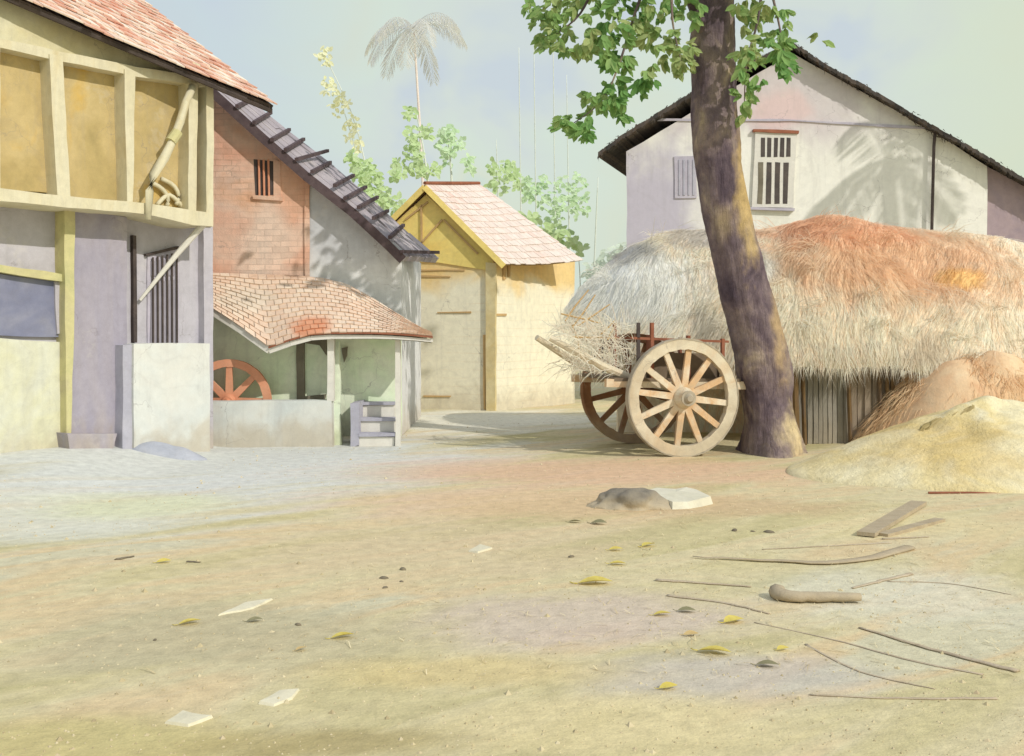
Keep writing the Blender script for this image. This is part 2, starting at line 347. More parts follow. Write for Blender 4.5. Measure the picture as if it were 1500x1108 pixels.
# ------------------------------------------------------------------ ground
def gcol(): pass
def gp(px, py):
    p = G(px, py); return (p.x, p.y, 0)
GB = (((-3.6, 13.2, 0), (4.6, 5.2, 9), S(200, 205, 204), .9),
      (gp(60, 760), (1.8, 1.6, 9), S(204, 205, 190), .8),
      (gp(200, 740), (1.1, .9, 9), S(204, 207, 166), .7),
      ((0.9, 12.2, 0), (3.6, 1.5, 9), S(208, 171, 138), .8),
      (gp(800, 735), (2.6, 1.3, 9), S(208, 177, 138), .75),
      (gp(850, 905), (1.25, .75, 9), S(195, 179, 165), .75),
      (gp(1060, 990), (1.0, .45, 9), S(184, 177, 168), .7),
      (gp(320, 930), (1.3, .9, 9), S(180, 171, 136), .85),
      (gp(640, 800), (1.9, 1.5, 9), S(200, 181, 144), .6),
      (gp(150, 1090), (.9, .45, 9), S(186, 175, 114), .8),
      (gp(480, 1085), (.7, .22, 9), S(166, 151, 100), .8),
      (gp(900, 1060), (.9, .4, 9), S(208, 193, 142), .7),
      (gp(700, 985), (1.0, .3, 9), S(204, 183, 122), .6),
      (gp(1320, 870), (1.1, .9, 9), S(206, 203, 182), .7),
      (gp(1330, 770), (1.2, .9, 9), S(210, 197, 148), .6),
      (gp(1050, 740), (1.5, .8, 9), S(194, 169, 128), .8),
      ((-.5, 19, 0), (3.4, 3.0, 9), S(216, 215, 200), .9))
M['ground'] = wash('bare_earth', [S(182, 173, 124), S(194, 183, 136), S(200, 189, 148), S(204, 183, 140), S(196, 190, 158)], .7, (.35, 1.5, 1), rot=math.radians(38), blobs=GB, bump=.55, bscale=24, isob=True, grain=.12, bloom=.015, lo=.36, hi=.64)
def lines_(a, b, st, far, grow=1.35):
    l = []; x = a
    while x <= b + 1e-6: l.append(x); x += st
    s = st; x = b
    while x < far: s *= grow; x += s; l.append(x)
    return l
ys = lines_(-3, 26, .22, 900)
ys = [-30, -15, -8, -5] + ys
xp = lines_(0, 11, .22, 800); xs = [-x for x in xp[:0:-1]] + xp
mb = MB()
vs = [Vector((x, y, gz(x, y) if y > -4 else 0)) for y in ys for x in xs]
nx = len(xs)
mb.add(vs, [[j * nx + i, j * nx + i + 1, (j + 1) * nx + i + 1, (j + 1) * nx + i] for j in range(len(ys) - 1) for i in range(nx - 1)], .5)
mb.build('ground', M['ground'], smooth=True, kind='structure')

# far low hills, haze mixed into their colour
mb = MB(); n = 120; vs = []; fs = []
for i in range(n + 1):
    x = -420 + 840 * i / n
    h = 7 + 3.0 * math.sin(i * .21) + 2 * math.sin(i * .53 + 1)
    vs += [Vector((x, 300, -1)), Vector((x, 312, h * .75)), Vector((x, 330, h)), Vector((x, 380, -1))]
for i in range(n):
    for k in range(3): fs.append([i * 4 + k, i * 4 + 4 + k, i * 4 + 5 + k, i * 4 + 1 + k])
mb.add(vs, fs, .5)
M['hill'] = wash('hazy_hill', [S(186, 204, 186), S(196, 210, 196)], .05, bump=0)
mb.build('hills', M['hill'], smooth=True, kind='structure')

# ------------------------------------------------------------------ tiled roof surface
def tiles(mb, top, bot, nc, nr, lift=.022, nrm=None, skip=0.0):
    """rows of lapped tiles between a top curve and a bottom curve of 3-D points"""
    def S_(u, v):
        i = min(int(u * (len(top) - 1)), len(top) - 2); t = u * (len(top) - 1) - i
        a = top[i].lerp(top[i + 1], t); b = bot[i].lerp(bot[i + 1], t)
        return a.lerp(b, v)
    for r in range(nr):
        v0, v1 = r / nr, (r + 1.18) / nr
        o = 0.5 * (r % 2)
        for c in range(-1, nc):
            u0, u1 = (c + o) / nc, (c + 1 + o) / nc
            u0, u1 = max(0, u0), min(1, u1)
            if u1 - u0 < .15 / nc or R.random() < skip: continue
            dv = R.uniform(-.09, .09) / nr; g = .03 / nc
            p = [S_(u0 + g, max(0, v0)), S_(u1 - g, max(0, v0)), S_(u1 - g, min(1.02, v1 + dv)), S_(u0 + g, min(1.02, v1 + dv))]
            l = lift * R.uniform(.8, 1.4)
            q = [p[0] + nrm * .004, p[1] + nrm * .004, p[2] + nrm * l, p[3] + nrm * l]
            w = [a - nrm * .016 for a in q]
            mb.add(q + w, [[0, 1, 2, 3], [7, 6, 5, 4], [3, 2, 6, 7], [0, 3, 7, 4], [1, 0, 4, 5], [2, 1, 5, 6]], R.random())

# ------------------------------------------------------------------ LEFT HOUSE
L = Plane((-3.99, 14.5, 0), (.8, -.6, 0))
o = thing('timber_house', 'two storey house with ochre panelled upper floor, lavender ground floor and red tiled eave', 'house', (-4.6, 14.0, gz(-4.6, 14)))
mb = MB(); prism(mb, L, [(-160, 255), (312, 318), (312, 672), (-160, 740)], 0, -3); prism(mb, L, [(-160, -30), (60, 30), (312, 118), (312, 330), (-160, 270)], .18, -3)
mb.build('wall', M['lav'], o)
mb = MB(); prism(mb, L, [(-160, -70), (0, -6), (200, 66), (310, 100), (313, 124), (205, 106), (80, 82), (0, 58), (-160, 20)], .42, .2)
mb.build('fascia', M['fascia'], o)
for poly in ([(-160, 30), (-6, 58), (-6, 282), (-160, 265)], [(-2, 66), (73, 80), (86, 284), (-2, 277)], [(90, 84), (184, 104), (187, 297), (102, 290)], [(196, 108), (280, 122), (278, 314), (194, 300)], [(288, 122), (305, 126), (305, 318), (286, 314)]):
    mb = MB(); prism(mb, L, poly, .36, .2); mb.build('panel', M['ochre'], o)
mb = MB(); prism(mb, L, [(-160, 22), (0, 56), (90, 76), (200, 98), (312, 116), (312, 129), (200, 112), (90, 90), (0, 70), (-160, 36)], .55, .36)
mb.build('top_beam', M['cream'], o)
mb = MB(); prism(mb, L, [(-160, 258), (0, 276), (100, 288), (215, 298), (312, 313), (311, 332), (282, 330), (215, 314), (100, 304), (0, 294), (-160, 278)], .58, -.02)
mb.build('bottom_beam', M['cream'], o)
for poly in ([(72, 80), (92, 82), (103, 288), (84, 286)], [(182, 102), (198, 106), (195, 297), (186, 297)], [(277, 120), (290, 122), (287, 318), (276, 316)], [(303, 122), (313, 126), (313, 332), (302, 330)], [(-14, 60), (0, 62), (0, 280), (-14, 278)]):
    mb = MB(); prism(mb, L, poly, .57, .34); mb.build('post', M['cream'], o)
# bent brace bound with a band, hanging foot
pts = [L.hit(x, y, .62) for x, y in ((283, 126), (272, 150), (264, 178), (255, 202), (240, 232), (224, 258), (219, 280), (217, 322))]
mb = MB(); tube(mb, pts, [.045, .05, .055, .05, .06, .055, .05, .035], 8, rough=.06); br = mb.build('brace', M['cream'], o, smooth=True)
mb = MB(); tube(mb, [L.hit(260, 194, .62), L.hit(250, 208, .62)], .068, 10); mb.build('binding', M['olive'], br)
for pp in ([(222, 268), (236, 276), (246, 290), (244, 302)], [(236, 262), (254, 272), (262, 288), (258, 300)], [(230, 300), (248, 286), (270, 306)]):
    mb = MB(); tube(mb, curve([tuple(L.hit(x, y, .42)) for x, y in pp], 8), .028, 6); mb.build('curved_batten', M['cream'], o, smooth=True)
# ground floor
mb = MB(); prism(mb, L, [(104, 306), (186, 318), (186, 640), (170, 660), (104, 660)], .16, -.05); pil = mb.build('pillar', M['purple'], o)
mb = MB(); prism(mb, L, [(99, 636), (172, 636), (164, 664), (103, 668)], .30, 0); mb.build('pillar_base', M['purple'], pil)
mb = MB(); prism(mb, L, [(94, 303), (110, 305), (108, 500), (104, 640), (98, 640), (96, 500)], .2, .0); mb.build('mossy_post', M['olive'], o)
mb = MB(); prism(mb, L, [(-80, 378), (0, 388), (96, 402), (96, 413), (0, 399), (-80, 390)], .14, 0)
mb.build('lintel', M['olive'], o)
mb = MB(); prism(mb, L, [(-80, 397), (0, 402), (94, 414), (94, 494), (0, 492), (-80, 486)], .05, -.1); w = mb.build('window', M['slate'], o)
mb = MB(); prism(mb, L, [(80, 413), (94, 415), (94, 488), (84, 490)], .08, .0); mb.build('reveal', M['lav'], w)
mb = MB(); prism(mb, L, [(-80, 493), (0, 496), (95, 502), (95, 690), (-80, 735)], .07, -.05); mb.build('lower_panel', M['yelwash'], o)
mb = MB(); prism(mb, L, [(195, 345), (200, 346), (201, 502), (196, 502)], .06, -.02); mb.build('door_jamb', M['ink'], o)
mb = MB(); prism(mb, L, [(216, 376), (262, 364), (262, 508), (216, 508)], .02, -.1); w = mb.build('barred_window', M['lavwood'], o)
for (x0, y0, x1, y1) in ((221, 381, 256, 404), (221, 413, 256, 506)):
    mb = MB(); prism(mb, L, [(x0, y0 + 2), (x1, y0 - 3), (x1, y1), (x0, y1)], .035, -.05); mb.build('pane', M['brgrey'], w)
for x in (224, 231, 238, 245, 252, 259):
    mb = MB(); tube(mb, [L.hit(x, 378 - (x - 220) * .2, .05), L.hit(x + .5, 507, .05)], .013, 6); mb.build('bar', M['ink'], w)
mb = MB(); prism(mb, L, [(214, 372), (262, 361), (263, 365), (215, 376)], .05, 0); mb.build('window_head', M['ink'], w)
mb = MB(); tube(mb, [L.hit(304, 322, .5), L.hit(258, 374, .26), L.hit(205, 440, .05)], [.045, .035, .02], 8); mb.build('strut', M['whitewood'], o)
mb = MB(); prism(mb, L, [(298, 330), (312, 332), (312, 668), (300, 668)], .12, -.05); mb.build('corner_post', M['lav'], o)
mb = MB(); prism(mb, L, [(196, 504), (307, 503), (308, 664), (196, 668)], .36, 0); mb.build('plinth', M['white'], o)
mb = MB(); prism(mb, L, [(180, 506), (197, 505), (197, 668), (180, 660)], .32, .0); mb.build('plinth_side', M['mauve'], o)
# tiled roof
T1, E0 = P(402, 152, 14.2), P(-170, -95, 10.7)
R1 = P(380, 138, 14.5).lerp(P(205, -2, 17), 1.9)
up = R1 - T1; R0 = E0 + up
nrm = (E0 - T1).cross(up).normalized()
if nrm.z < 0: nrm = -nrm
sag = lambda a, b, k: [a.lerp(b, i / 10) - Vector((0, 0, k * math.sin(math.pi * i / 10))) for i in range(11)]
mb = MB(); tiles(mb, sag(R1, R0, .05), sag(T1, E0, .04), 40, 30, nrm=nrm); rf = mb.build('roof', M['tile_red'], o, recalc=False)
mb = MB(); tp, bt = sag(R1, R0, .05), sag(T1, E0, .04)
for i in range(10): mb.add([bt[i] - nrm * .03, bt[i + 1] - nrm * .03, tp[i + 1] - nrm * .03, tp[i] - nrm * .03, bt[i] - nrm * .08, bt[i + 1] - nrm * .08, tp[i + 1] - nrm * .08, tp[i] - nrm * .08], [[0, 1, 2, 3], [7, 6, 5, 4], [0, 1, 5, 4], [1, 2, 6, 5], [2, 3, 7, 6], [3, 0, 4, 7]])
mb.build('roof_deck', M['ink'], rf)
mb = MB(); tube(mb, [T1 - nrm * .1, E0 - nrm * .1], .035, 6); mb.build('eave_pole', M['ink'], rf)

# low heap standing in for the shadow at the plinth foot
def heap_mesh(c, rx, ry, h, amp=.15, seed=1.0, n=26, jag=2.5, power=1.6, base=None):
    mb = MB(); c = Vector(c); vs = []; fs = []
    rings = n // 2
    for i in range(rings + 1):
        r = i / rings
        for k in range(n):
            a = 2 * math.pi * k / n
            rr = r * (1 + .18 * mnoise.noise(Vector((math.cos(a) * 1.2, math.sin(a) * 1.2, seed))))
            x, y = c.x + rx * rr * math.cos(a), c.y + ry * rr * math.sin(a)
            z = h * (max(0, 1 - r ** power)) * (1 + amp * mnoise.noise(Vector((x * jag, y * jag, seed))) + amp * .5 * mnoise.noise(Vector((x * jag * 2.3, y * jag * 2.3, seed))))
            zb = gz(x, y) if base is None else base
            vs.append(Vector((x, y, zb + z - (.05 if i == rings else 0))))
    for i in range(rings):
        for k in range(n):
            fs.append([i * n + k, i * n + (k + 1) % n, (i + 1) * n + (k + 1) % n, (i + 1) * n + k])
    mb.add(vs, fs); return mb
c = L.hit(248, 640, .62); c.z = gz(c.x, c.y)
ob = heap_mesh(c, .5, .22, .15, .35, 3, 26, 3).build('shadow_heap', M['heapshade'], loc=c, smooth=True)
tag(ob, 'low blue-grey heap standing in for the shadow at the foot of the white plinth', 'shadow_mound')

# ------------------------------------------------------------------ BRICK HOUSE (second building)
B = Plane((0, 16, 0), (0, -1, 0))
o = thing('brick_house', 'house with orange brick front, grey plaster bay and steep board roof with dark battens', 'house', (-2.9, 16, 0))
mb = MB(); prism(mb, B, [(250, 92), (310, 138), (450, 252), (450, 665), (250, 665)], 0, -3.5); mb.build('brick_wall', M['orange'], o)
mb = MB(); prism(mb, B, [(451, 250), (588, 366), (588, 638), (451, 638)], -.03, -3.5); mb.build('plaster_wall', M['grey'], o)
mb = MB(); prism(mb, B, [(446, 248), (453, 254), (453, 420), (447, 420)], .03, 0); mb.build('corner_trim', M['orange'], o)
mb = MB(); prism(mb, B, [(372, 234), (400, 236), (400, 286), (374, 288)], .006, -.06); w = mb.build('window', M['dark'], o)
for x in (379, 386, 393):
    mb = MB(); tube(mb, [B.hit(x, 234, .02), B.hit(x + 1, 288, .02)], .016, 6); mb.build('bar', M['wheelred'], w)
mb = MB(); prism(mb, B, [(400, 234), (411, 236), (411, 290), (400, 290)], .02, -.02); mb.build('jamb', M['orange'], w)
mb = MB(); prism(mb, B, [(370, 286), (414, 288), (414, 294), (370, 292)], .04, -.02); mb.build('sill', M['orange'], w)
# board roof
lo_ = [P(292, 112, 15.82), P(381, 193, 15.82), P(449, 253, 15.82), P(517, 306, 15.82), P(571, 356, 15.82), P(590, 375, 15.82)]
hi_ = [P(318, 108, 18), P(416, 187, 18), P(490, 244, 18), P(545, 291, 18), P(600, 342, 18), P(643, 379, 18)]
mb = MB()
NB = 5
for i in range(5):
    for k in range(NB):
        a0, a1 = lo_[i].lerp(hi_[i], k / NB + .01), lo_[i].lerp(hi_[i], (k + 1) / NB - .01)
        b0, b1 = lo_[i + 1].lerp(hi_[i + 1], k / NB + .01), lo_[i + 1].lerp(hi_[i + 1], (k + 1) / NB - .01)
        d = Vector((-.05, 0, -.07)); u = Vector((.006, 0, .01)) * R.uniform(-1, 1)
        mb.add([a0 + u, a1 + u, b1 + u, b0 + u, a0 + d, a1 + d, b1 + d, b0 + d], [[0, 1, 2, 3], [7, 6, 5, 4], [0, 1, 5, 4], [1, 2, 6, 5], [2, 3, 7, 6], [3, 0, 4, 7]], R.random())
rf = mb.build('roof', M['deck'], o)
mb = MB()
for i in range(5): bar(mb, lo_[i] + Vector((0, -.02, -.06)), lo_[i + 1] + Vector((0, -.02, -.06)), .05, .13, side=(0, 1, 0), t=.1)
mb.build('bargeboard', M['batten'], rf)
for (x0, y0, x1, y1) in ((347, 158, 366, 148), (372, 182, 395, 167), (398, 207, 422, 192), (418, 222, 443, 206), (434, 236, 478, 223), (457, 254, 482, 240), (490, 274, 516, 259), (505, 293, 534, 276), (525, 306, 551, 291), (547, 322, 566, 311), (571, 350, 589, 332), (588, 371, 640, 372)):
    mb = MB(); bar(mb, P(x0, y0 - 2, 15.74), P(x1 + 2, y1 - 2, 17.9), .05, .05, t=.4); mb.build('batten', M['batten'], rf)

# ------------------------------------------------------------------ PORCH
o = thing('porch', 'low porch with sagging orange tiled roof and white parapet against the brick house', 'porch', (-2.8, 15.2, 0))
top = [P(*p) for p in [(308, 400, 15.95), (345, 401, 15.95), (380, 402, 15.95), (412, 403, 15.95), (440, 404, 15.95), (475, 408, 15.9), (508, 416, 15.8), (545, 436, 15.82), (580, 458, 15.2), (608, 475, 14.95), (632, 488, 14.7)]]
bot = [P(*p) for p in [(308, 450, 15.0), (352, 478, 14.75), (394, 508, 14.5), (425, 497, 14.45), (455, 489, 14.45), (485, 487, 14.45), (515, 487, 14.45), (545, 487, 14.45), (575, 488, 14.45), (604, 490, 14.45), (634, 493, 14.45)]]
mb = MB(); tiles(mb, top, bot, 26, 13, lift=.018, nrm=Vector((.1, -.62, .78)).normalized()); rf = mb.build('roof', M['tile_porch'], o, recalc=False)
mb = MB()
for i in range(10):
    for j in range(6): mb.add([bot[i].lerp(top[i], j / 6), bot[i + 1].lerp(top[i + 1], j / 6), bot[i + 1].lerp(top[i + 1], (j + 1) / 6), bot[i].lerp(top[i], (j + 1) / 6)], [[0, 1, 2, 3]])
dk = mb.build('roof_deck', M['fascia'], rf)
dk.location = (0, .03, -.09)
mb = MB()
for i in range(2, 10): bar(mb, bot[i] + Vector((0, .03, -.06)), bot[i + 1] + Vector((0, .03, -.06)), .04, .075 - .004 * i, side=(0, 1, 0))
mb.build('eave_board', M['whitewood'], rf)
mb = MB()
for i in range(2, 10): bar(mb, bot[i] + Vector((0, -.01, -.012)), bot[i + 1] + Vector((0, -.01, -.012)), .03, .022, side=(0, 1, 0))
mb.build('eave_batten', M['redwood'], rf)
mb = MB()
for i in range(0, 2): bar(mb, bot[i] + Vector((0, .02, -.05)), bot[i + 1] + Vector((0, .02, -.05)), .04, .09, side=(0, 1, 0))
mb.build('verge_board', M['whitewood'], rf)
PB = Plane((0, 15.25, 0), (0, -1, 0)); PF = Plane((0, 14.6, 0), (0, -1, 0))
mb = MB(); prism(mb, PB, [(305, 464), (394, 474), (588, 480), (588, 640), (305, 640)], .04, -.04); bw = mb.build('back_wall', M['green'], o)
mb = MB(); prism(mb, PF, [(306, 588), (486, 587), (487, 657), (306, 660)], 0, -.22); mb.build('parapet', M['white'], o)
mb = MB(); prism(mb, PF, [(479, 492), (489, 491), (489, 588), (479, 588)], -.02, -.14); mb.build('post', M['whitewood'], o)
mb = MB(); prism(mb, PF, [(579, 492), (586, 492), (586, 655), (579, 655)], -.02, -.14); mb.build('post', M['whitewood'], o)
mb = MB(); prism(mb, PF, [(488, 590), (498, 590), (500, 655), (488, 655)], -.2, -.3); prism(mb, PF, [(489, 500), (497, 500), (498, 592), (489, 590)], -.2, -.3); mb.build('door_jamb', M['green'], o, label='dark green narrow door jamb')
d = Plane((0, 15.16, 0), (0, -1, 0))
mb = MB()
prism(mb, d, [(434, 492), (446, 492), (446, 592), (434, 590)], 0, -.06); prism(mb, d, [(446, 581), (478, 578), (474, 592), (446, 592)], 0, -.06); prism(mb, d, [(446, 492), (478, 492), (478, 520), (468, 506), (446, 503)], 0, -.06)
mb.build('window_frame', M['brownfr'], o)
mb = MB(); prism(mb, d, [(500, 510), (509, 508), (508, 522), (503, 532)], .02, -.03, 1, 6); mb.build('niche', M['brownfr'], o)
# steps
st = thing('steps', 'white stone steps with mauve side beside the right porch post', 'steps', (-1.95, 15.1, 0))
mb = MB(); prism(mb, PF, [(513, 592), (526, 590), (526, 652), (514, 655)], -.04, -.6); mb.build('stringer', M['mauve'], st)
for i, (y, dpt) in enumerate(((640, -.06), (617, -.24), (594, -.42))):
    yy = y
    mb = MB(); prism(mb, PF, [(526, yy), (578, yy), (578, 654), (526, 654)], dpt, -.62); s = mb.build('step', M['whitewood'], st)
    mb = MB(); prism(mb, PF, [(525, yy - 5), (579, yy - 5), (579, yy + .0), (525, yy + .0)], dpt + .03, dpt - .17); mb.build('tread', M['mauve'], s)

# ------------------------------------------------------------------ wheels
def wheel(parent, c, ax, r, nsp, mats, felloe=.13, hubr=.13, width=.09, spw=.085, phase=0.0, tyre=True, hublen=.36):
    """wooden wheel: rim, tyre, hub and each spoke a mesh of its own. ax = axle direction (pointing at the viewer)"""
    ax = Vector(ax).normalized(); c = Vector(c)
    e1 = ax.cross(Vector((0, 0, 1))).normalized(); e2 = e1.cross(ax).normalized()
    if e2.z < 0: e2 = -e2
    def ring(r0, r1, w, n=72):
        mb = MB(); vs = []; fs = []
        for i in range(n):
            a = 2 * math.pi * i / n; d = e1 * math.cos(a) + e2 * math.sin(a)
            j0, j1 = r0 * (1 + R.uniform(-.01, .01)), r1 * (1 + R.uniform(-.004, .004))
            vs += [c + d * j0 + ax * w / 2, c + d * j1 + ax * w / 2, c + d * j1 - ax * w / 2, c + d * j0 - ax * w / 2]
        for i in range(n):
            k = (i + 1) % n
            tt = (int(i / n * 6) * .37) % 1
            for q in range(4): mb.add([], [], .5)
            for q in range(4): fs.append([i * 4 + q, i * 4 + (q + 1) % 4, k * 4 + (q + 1) % 4, k * 4 + q])
        mb.add(vs, fs, .5)
        for i in range(n):
            for q in range(4): mb.t[i * 4 + q] = ((int(i / n * 6 + .3) * .37) % 1)
        return mb
    rim = ring(r - felloe, r - .014, width).build('rim', mats[0], parent)
    if tyre: ring(r - .016, r, width + .012).build('tyre', mats[3], parent)
    mb = MB()
    tube(mb, [c - ax * hublen / 2, c - ax * hublen * .3, c - ax * .05, c + ax * .05, c + ax * hublen * .3, c + ax * hublen / 2], [hubr * .68, hubr * .86, hubr * 1.05, hubr * 1.05, hubr * .86, hubr * .68], 20)
    hub = mb.build('hub', mats[2], parent)
    mb = MB(); tube(mb, [c + ax * hublen * .42, c + ax * (hublen * .5 + .01), c + ax * (hublen * .5 + .05)], [hubr * .5, hubr * .5, hubr * .3], 14); mb.build('axle_cap', mats[3], hub)
    mb = MB(); tube(mb, [c + ax * hublen * .47, c + ax * (hublen * .5 + .006)], [hubr * .76, hubr * .76], 18); mb.build('hub_band', mats[3], hub)
    for i in range(nsp):
        a = phase + 2 * math.pi * i / nsp; d = e1 * math.cos(a) + e2 * math.sin(a); s = ax.cross(d)
        mb = MB(); m = r - felloe * .7
        bar(mb, c + d * hubr * .8, c + d * m, spw, .05, side=s, taper=.78, t=R.random()); mb.build('spoke', mats[1], parent)

t = thing('spoked_wheel', 'orange spoked cart wheel standing inside the porch behind the white parapet', 'wheel', P(337, 587, 15.2) * 1.0)
wheel(t, P(336, 588, 14.98), (0, -1, 0), .59, 8, (M['wheelred'],) * 4, felloe=.12, hubr=.09, width=.07, spw=.1, phase=math.pi / 2, tyre=False, hublen=.2)

# ------------------------------------------------------------------ YELLOW HUT
o = thing('yellow_hut', 'small golden gabled hut with pale pink tiled roof behind the board roof', 'hut', (-.4, 21, 0))
H1 = Plane((-.368, 21, 0), (-.25, -1, 0)); H2 = Plane((-.368, 21, 0), (.83, -.62, 0))
mb = MB(); prism(mb, H1, [(540, 362), (625, 284), (724, 376), (724, 604), (540, 612)], 0, -2); mb.build('wall', M['hutwall'], o)
mb = MB(); prism(mb, H2, [(723, 378), (842, 380), (842, 596), (723, 604)], .03, -1.2); mb.build('wall', M['hutwall'], o)
mb = MB(); prism(mb, H1, [(572, 334), (625, 286), (722, 376), (722, 398), (640, 384), (572, 384)], .03, -.01); gb = mb.build('gable', M['gold'], o)
for (x0, y0, x1, y1) in ((617, 300, 618, 372), (648, 322, 612, 362), (650, 322, 700, 372), (594, 322, 627, 296)):
    mb = MB(); bar(mb, H1.hit(x0, y0, .05), H1.hit(x1, y1, .05), .035, .03, side=H1.n.cross(Vector((x1 - x0, 0, y0 - y1))), t=.3); mb.build('batten', M['hutline'], gb)
A0, A1, E1, E2 = P(622, 270, 21.2), P(702, 270, 23.0), P(738, 386, 20.8), P(852, 380, 22.2)
nr = (A1 - A0).cross(E1 - A0).normalized(); nr = nr if nr.z > 0 else -nr
mb = MB(); tiles(mb, sag(A0, A1, .02), sag(E1, E2, .04), 16, 13, lift=.018, nrm=nr); rf = mb.build('roof', M['tile_pale'], o, recalc=False)
W0, W1 = P(540, 352, 21.5), P(600, 350, 23.2)
n2 = (A1 - A0).cross(W0 - A0).normalized(); n2 = n2 if n2.z > 0 else -n2
mb = MB(); tiles(mb, sag(A0, A1, .02), sag(W0, W1, .03), 14, 9, lift=.018, nrm=n2); mb.build('roof', M['tile_pale'], o, recalc=False)
mb = MB()
for (ra, rb, ea, eb, nn_, sg) in ((A0, A1, E1, E2, nr, .04), (A0, A1, W0, W1, n2, .03)):
    tt_, bb_ = sag(ra, rb, .02), sag(ea, eb, sg)
    for i in range(10):
        for j in range(6): mb.add([bb_[a].lerp(tt_[a], q / 6) - nn_ * .05 for a, q in ((i, j), (i + 1, j), (i + 1, j + 1), (i, j + 1))], [[0, 1, 2, 3]])
mb.build('roof_deck', M['hutline'], rf)
mb = MB(); bar(mb, A0 + Vector((0, -.02, -.06)), E1 + Vector((0, -.02, -.06)), .05, .11, side=(0, 1, 0)); mb.build('bargeboard', M['gold'], rf)
mb = MB(); bar(mb, A0 + Vector((0, -.02, -.06)), W0 + Vector((0, -.02, -.06)), .05, .11, side=(0, 1, 0)); mb.build('bargeboard', M['gold'], rf)
mb = MB(); tube(mb, [A0 + Vector((0, 0, .02)), A1 + Vector((0, 0, .02))], .035, 8); mb.build('ridge', M['redwood'], rf)
mb = MB(); prism(mb, H1, [(711, 384), (726, 386), (725, 604), (712, 604)], .07, -.03); mb.build('corner_post', M['hutpost'], o)
mb = MB(); prism(mb, H1, [(708, 490), (711, 490), (711, 600), (708, 600)], .04, -.03); mb.build('post', M['hutline'], o, label='thin brown upright')
for y, x0, x1 in ((457, 640, 690), (395, 588, 680), (404, 588, 660), (580, 620, 660)):
    mb = MB(); prism(mb, H1, rect(x0, y, x1, y + 2), .02, -.02); mb.build('rail', M['hutline'], o)
for x in (738, 745):
    mb = MB(); prism(mb, H2, rect(x, 380, x + 3, 410 if x < 740 else 406), .06, 0); mb.build('bracket', M['hutline'], o)
mb = MB(); prism(mb, H2, rect(726, 460, 742, 463), .05, 0); mb.build('rail', M['hutline'], o)

# ------------------------------------------------------------------ RIGHT HOUSE
RP = Plane((0, 23.5, 0), (0, -1, 0))
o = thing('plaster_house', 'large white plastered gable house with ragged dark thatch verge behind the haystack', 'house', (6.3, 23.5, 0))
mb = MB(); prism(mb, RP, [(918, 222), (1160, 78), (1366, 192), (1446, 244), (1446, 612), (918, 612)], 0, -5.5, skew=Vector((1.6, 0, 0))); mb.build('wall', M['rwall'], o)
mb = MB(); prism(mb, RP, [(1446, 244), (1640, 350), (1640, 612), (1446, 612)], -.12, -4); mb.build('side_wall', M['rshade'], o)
mb = MB(); prism(mb, RP, [(958, 174), (1160, 175), (1366, 187), (1366, 190), (1160, 178), (958, 177)], .03, -.02); mb.build('tie_beam', M['lavwood'], o)
def verge(pts, name):
    mb = MB(); d = Vector((1.9, 6.2, 0))
    for a, b in zip(pts[:-1], pts[1:]):
        k = 14
        for i in range(k):
            p, q = a.lerp(b, i / k), a.lerp(b, (i + 1) / k)
            th, th2 = .07 + .04 * R.random(), .07 + .04 * R.random()
            z = Vector((0, 0, .03 * R.random())); dn = Vector((0, 0, -1))
            mb.add([p + z, q + z, q + z + dn * th2, p + z + dn * th, p + z + d, q + z + d, q + z + dn * th2 + d, p + z + dn * th + d], [[0, 1, 2, 3], [7, 6, 5, 4], [0, 1, 5, 4], [2, 3, 7, 6], [1, 2, 6, 5], [3, 0, 4, 7]], R.random())
    rf = mb.build(name, M['thatchdk'], o)
    mb = MB()
    for a, b in zip(pts[:-1], pts[1:]):
        L_ = (b - a).length
        for i in range(int(L_ * 60)):
            p = a.lerp(b, R.random()) + Vector((0, R.uniform(-.06, .25), R.uniform(-.10, .05)))
            dr = Vector((R.uniform(-.5, .5) + (.5 if b.x > a.x and b.z < a.z else -.4), R.uniform(-.4, .1), -R.uniform(.2, 1))).normalized()
            s = dr.cross(Vector((0, 1, 0))).normalized() * R.uniform(.006, .014)
            l = R.uniform(.05, .14)
            mb.add([p - s, p + s, p + dr * l], [[0, 1, 2]], R.random())
    e = mb.build('thatch_fringe', M['thatchdk'], rf, recalc=False, kind='stuff')
verge([P(876, 224, 23.2), P(918, 194, 23.2), P(1010, 138, 23.2), P(1100, 90, 23.2), P(1162, 62, 23.2)], 'roof')
verge([P(1160, 62, 23.2), P(1215, 98, 23.2), P(1270, 128, 23.2), P(1365, 184, 23.2), P(1440, 226, 23.2), P(1490, 256, 23.2), P(1660, 350, 23.2)], 'roof')
# big barred window
mb = MB(); prism(mb, RP, [(1106, 192), (1167, 195), (1162, 305), (1102, 303)], .06, -.03); w = mb.build('window', M['whitewood'], o)
for i in range(5):
    x0 = 1115 + i * 9.3
    mb = MB(); prism(mb, RP, [(x0, 202), (x0 + 6, 202), (x0 + 5.5, 230), (x0 - .5, 230)], .066, .0, .5); mb.build('pane', M['dark'], w)
for i in range(4):
    x0 = 1111 + i * 12.3
    mb = MB(); prism(mb, RP, [(x0, 238), (x0 + 7.5, 238), (x0 + 6, 299), (x0 - 1.5, 299)], .066, .0, .5); mb.build('pane', M['brownfr'] if i == 0 else M['dark'], w)
mb = MB(); prism(mb, RP, [(1104, 189), (1170, 192), (1170, 196), (1104, 193)], .1, 0); mb.build('window_head', M['redwood'], w)
mb = MB(); prism(mb, RP, [(1100, 303), (1164, 305), (1164, 309), (1100, 307)], .1, 0); mb.build('sill', M['lavwood'], w)
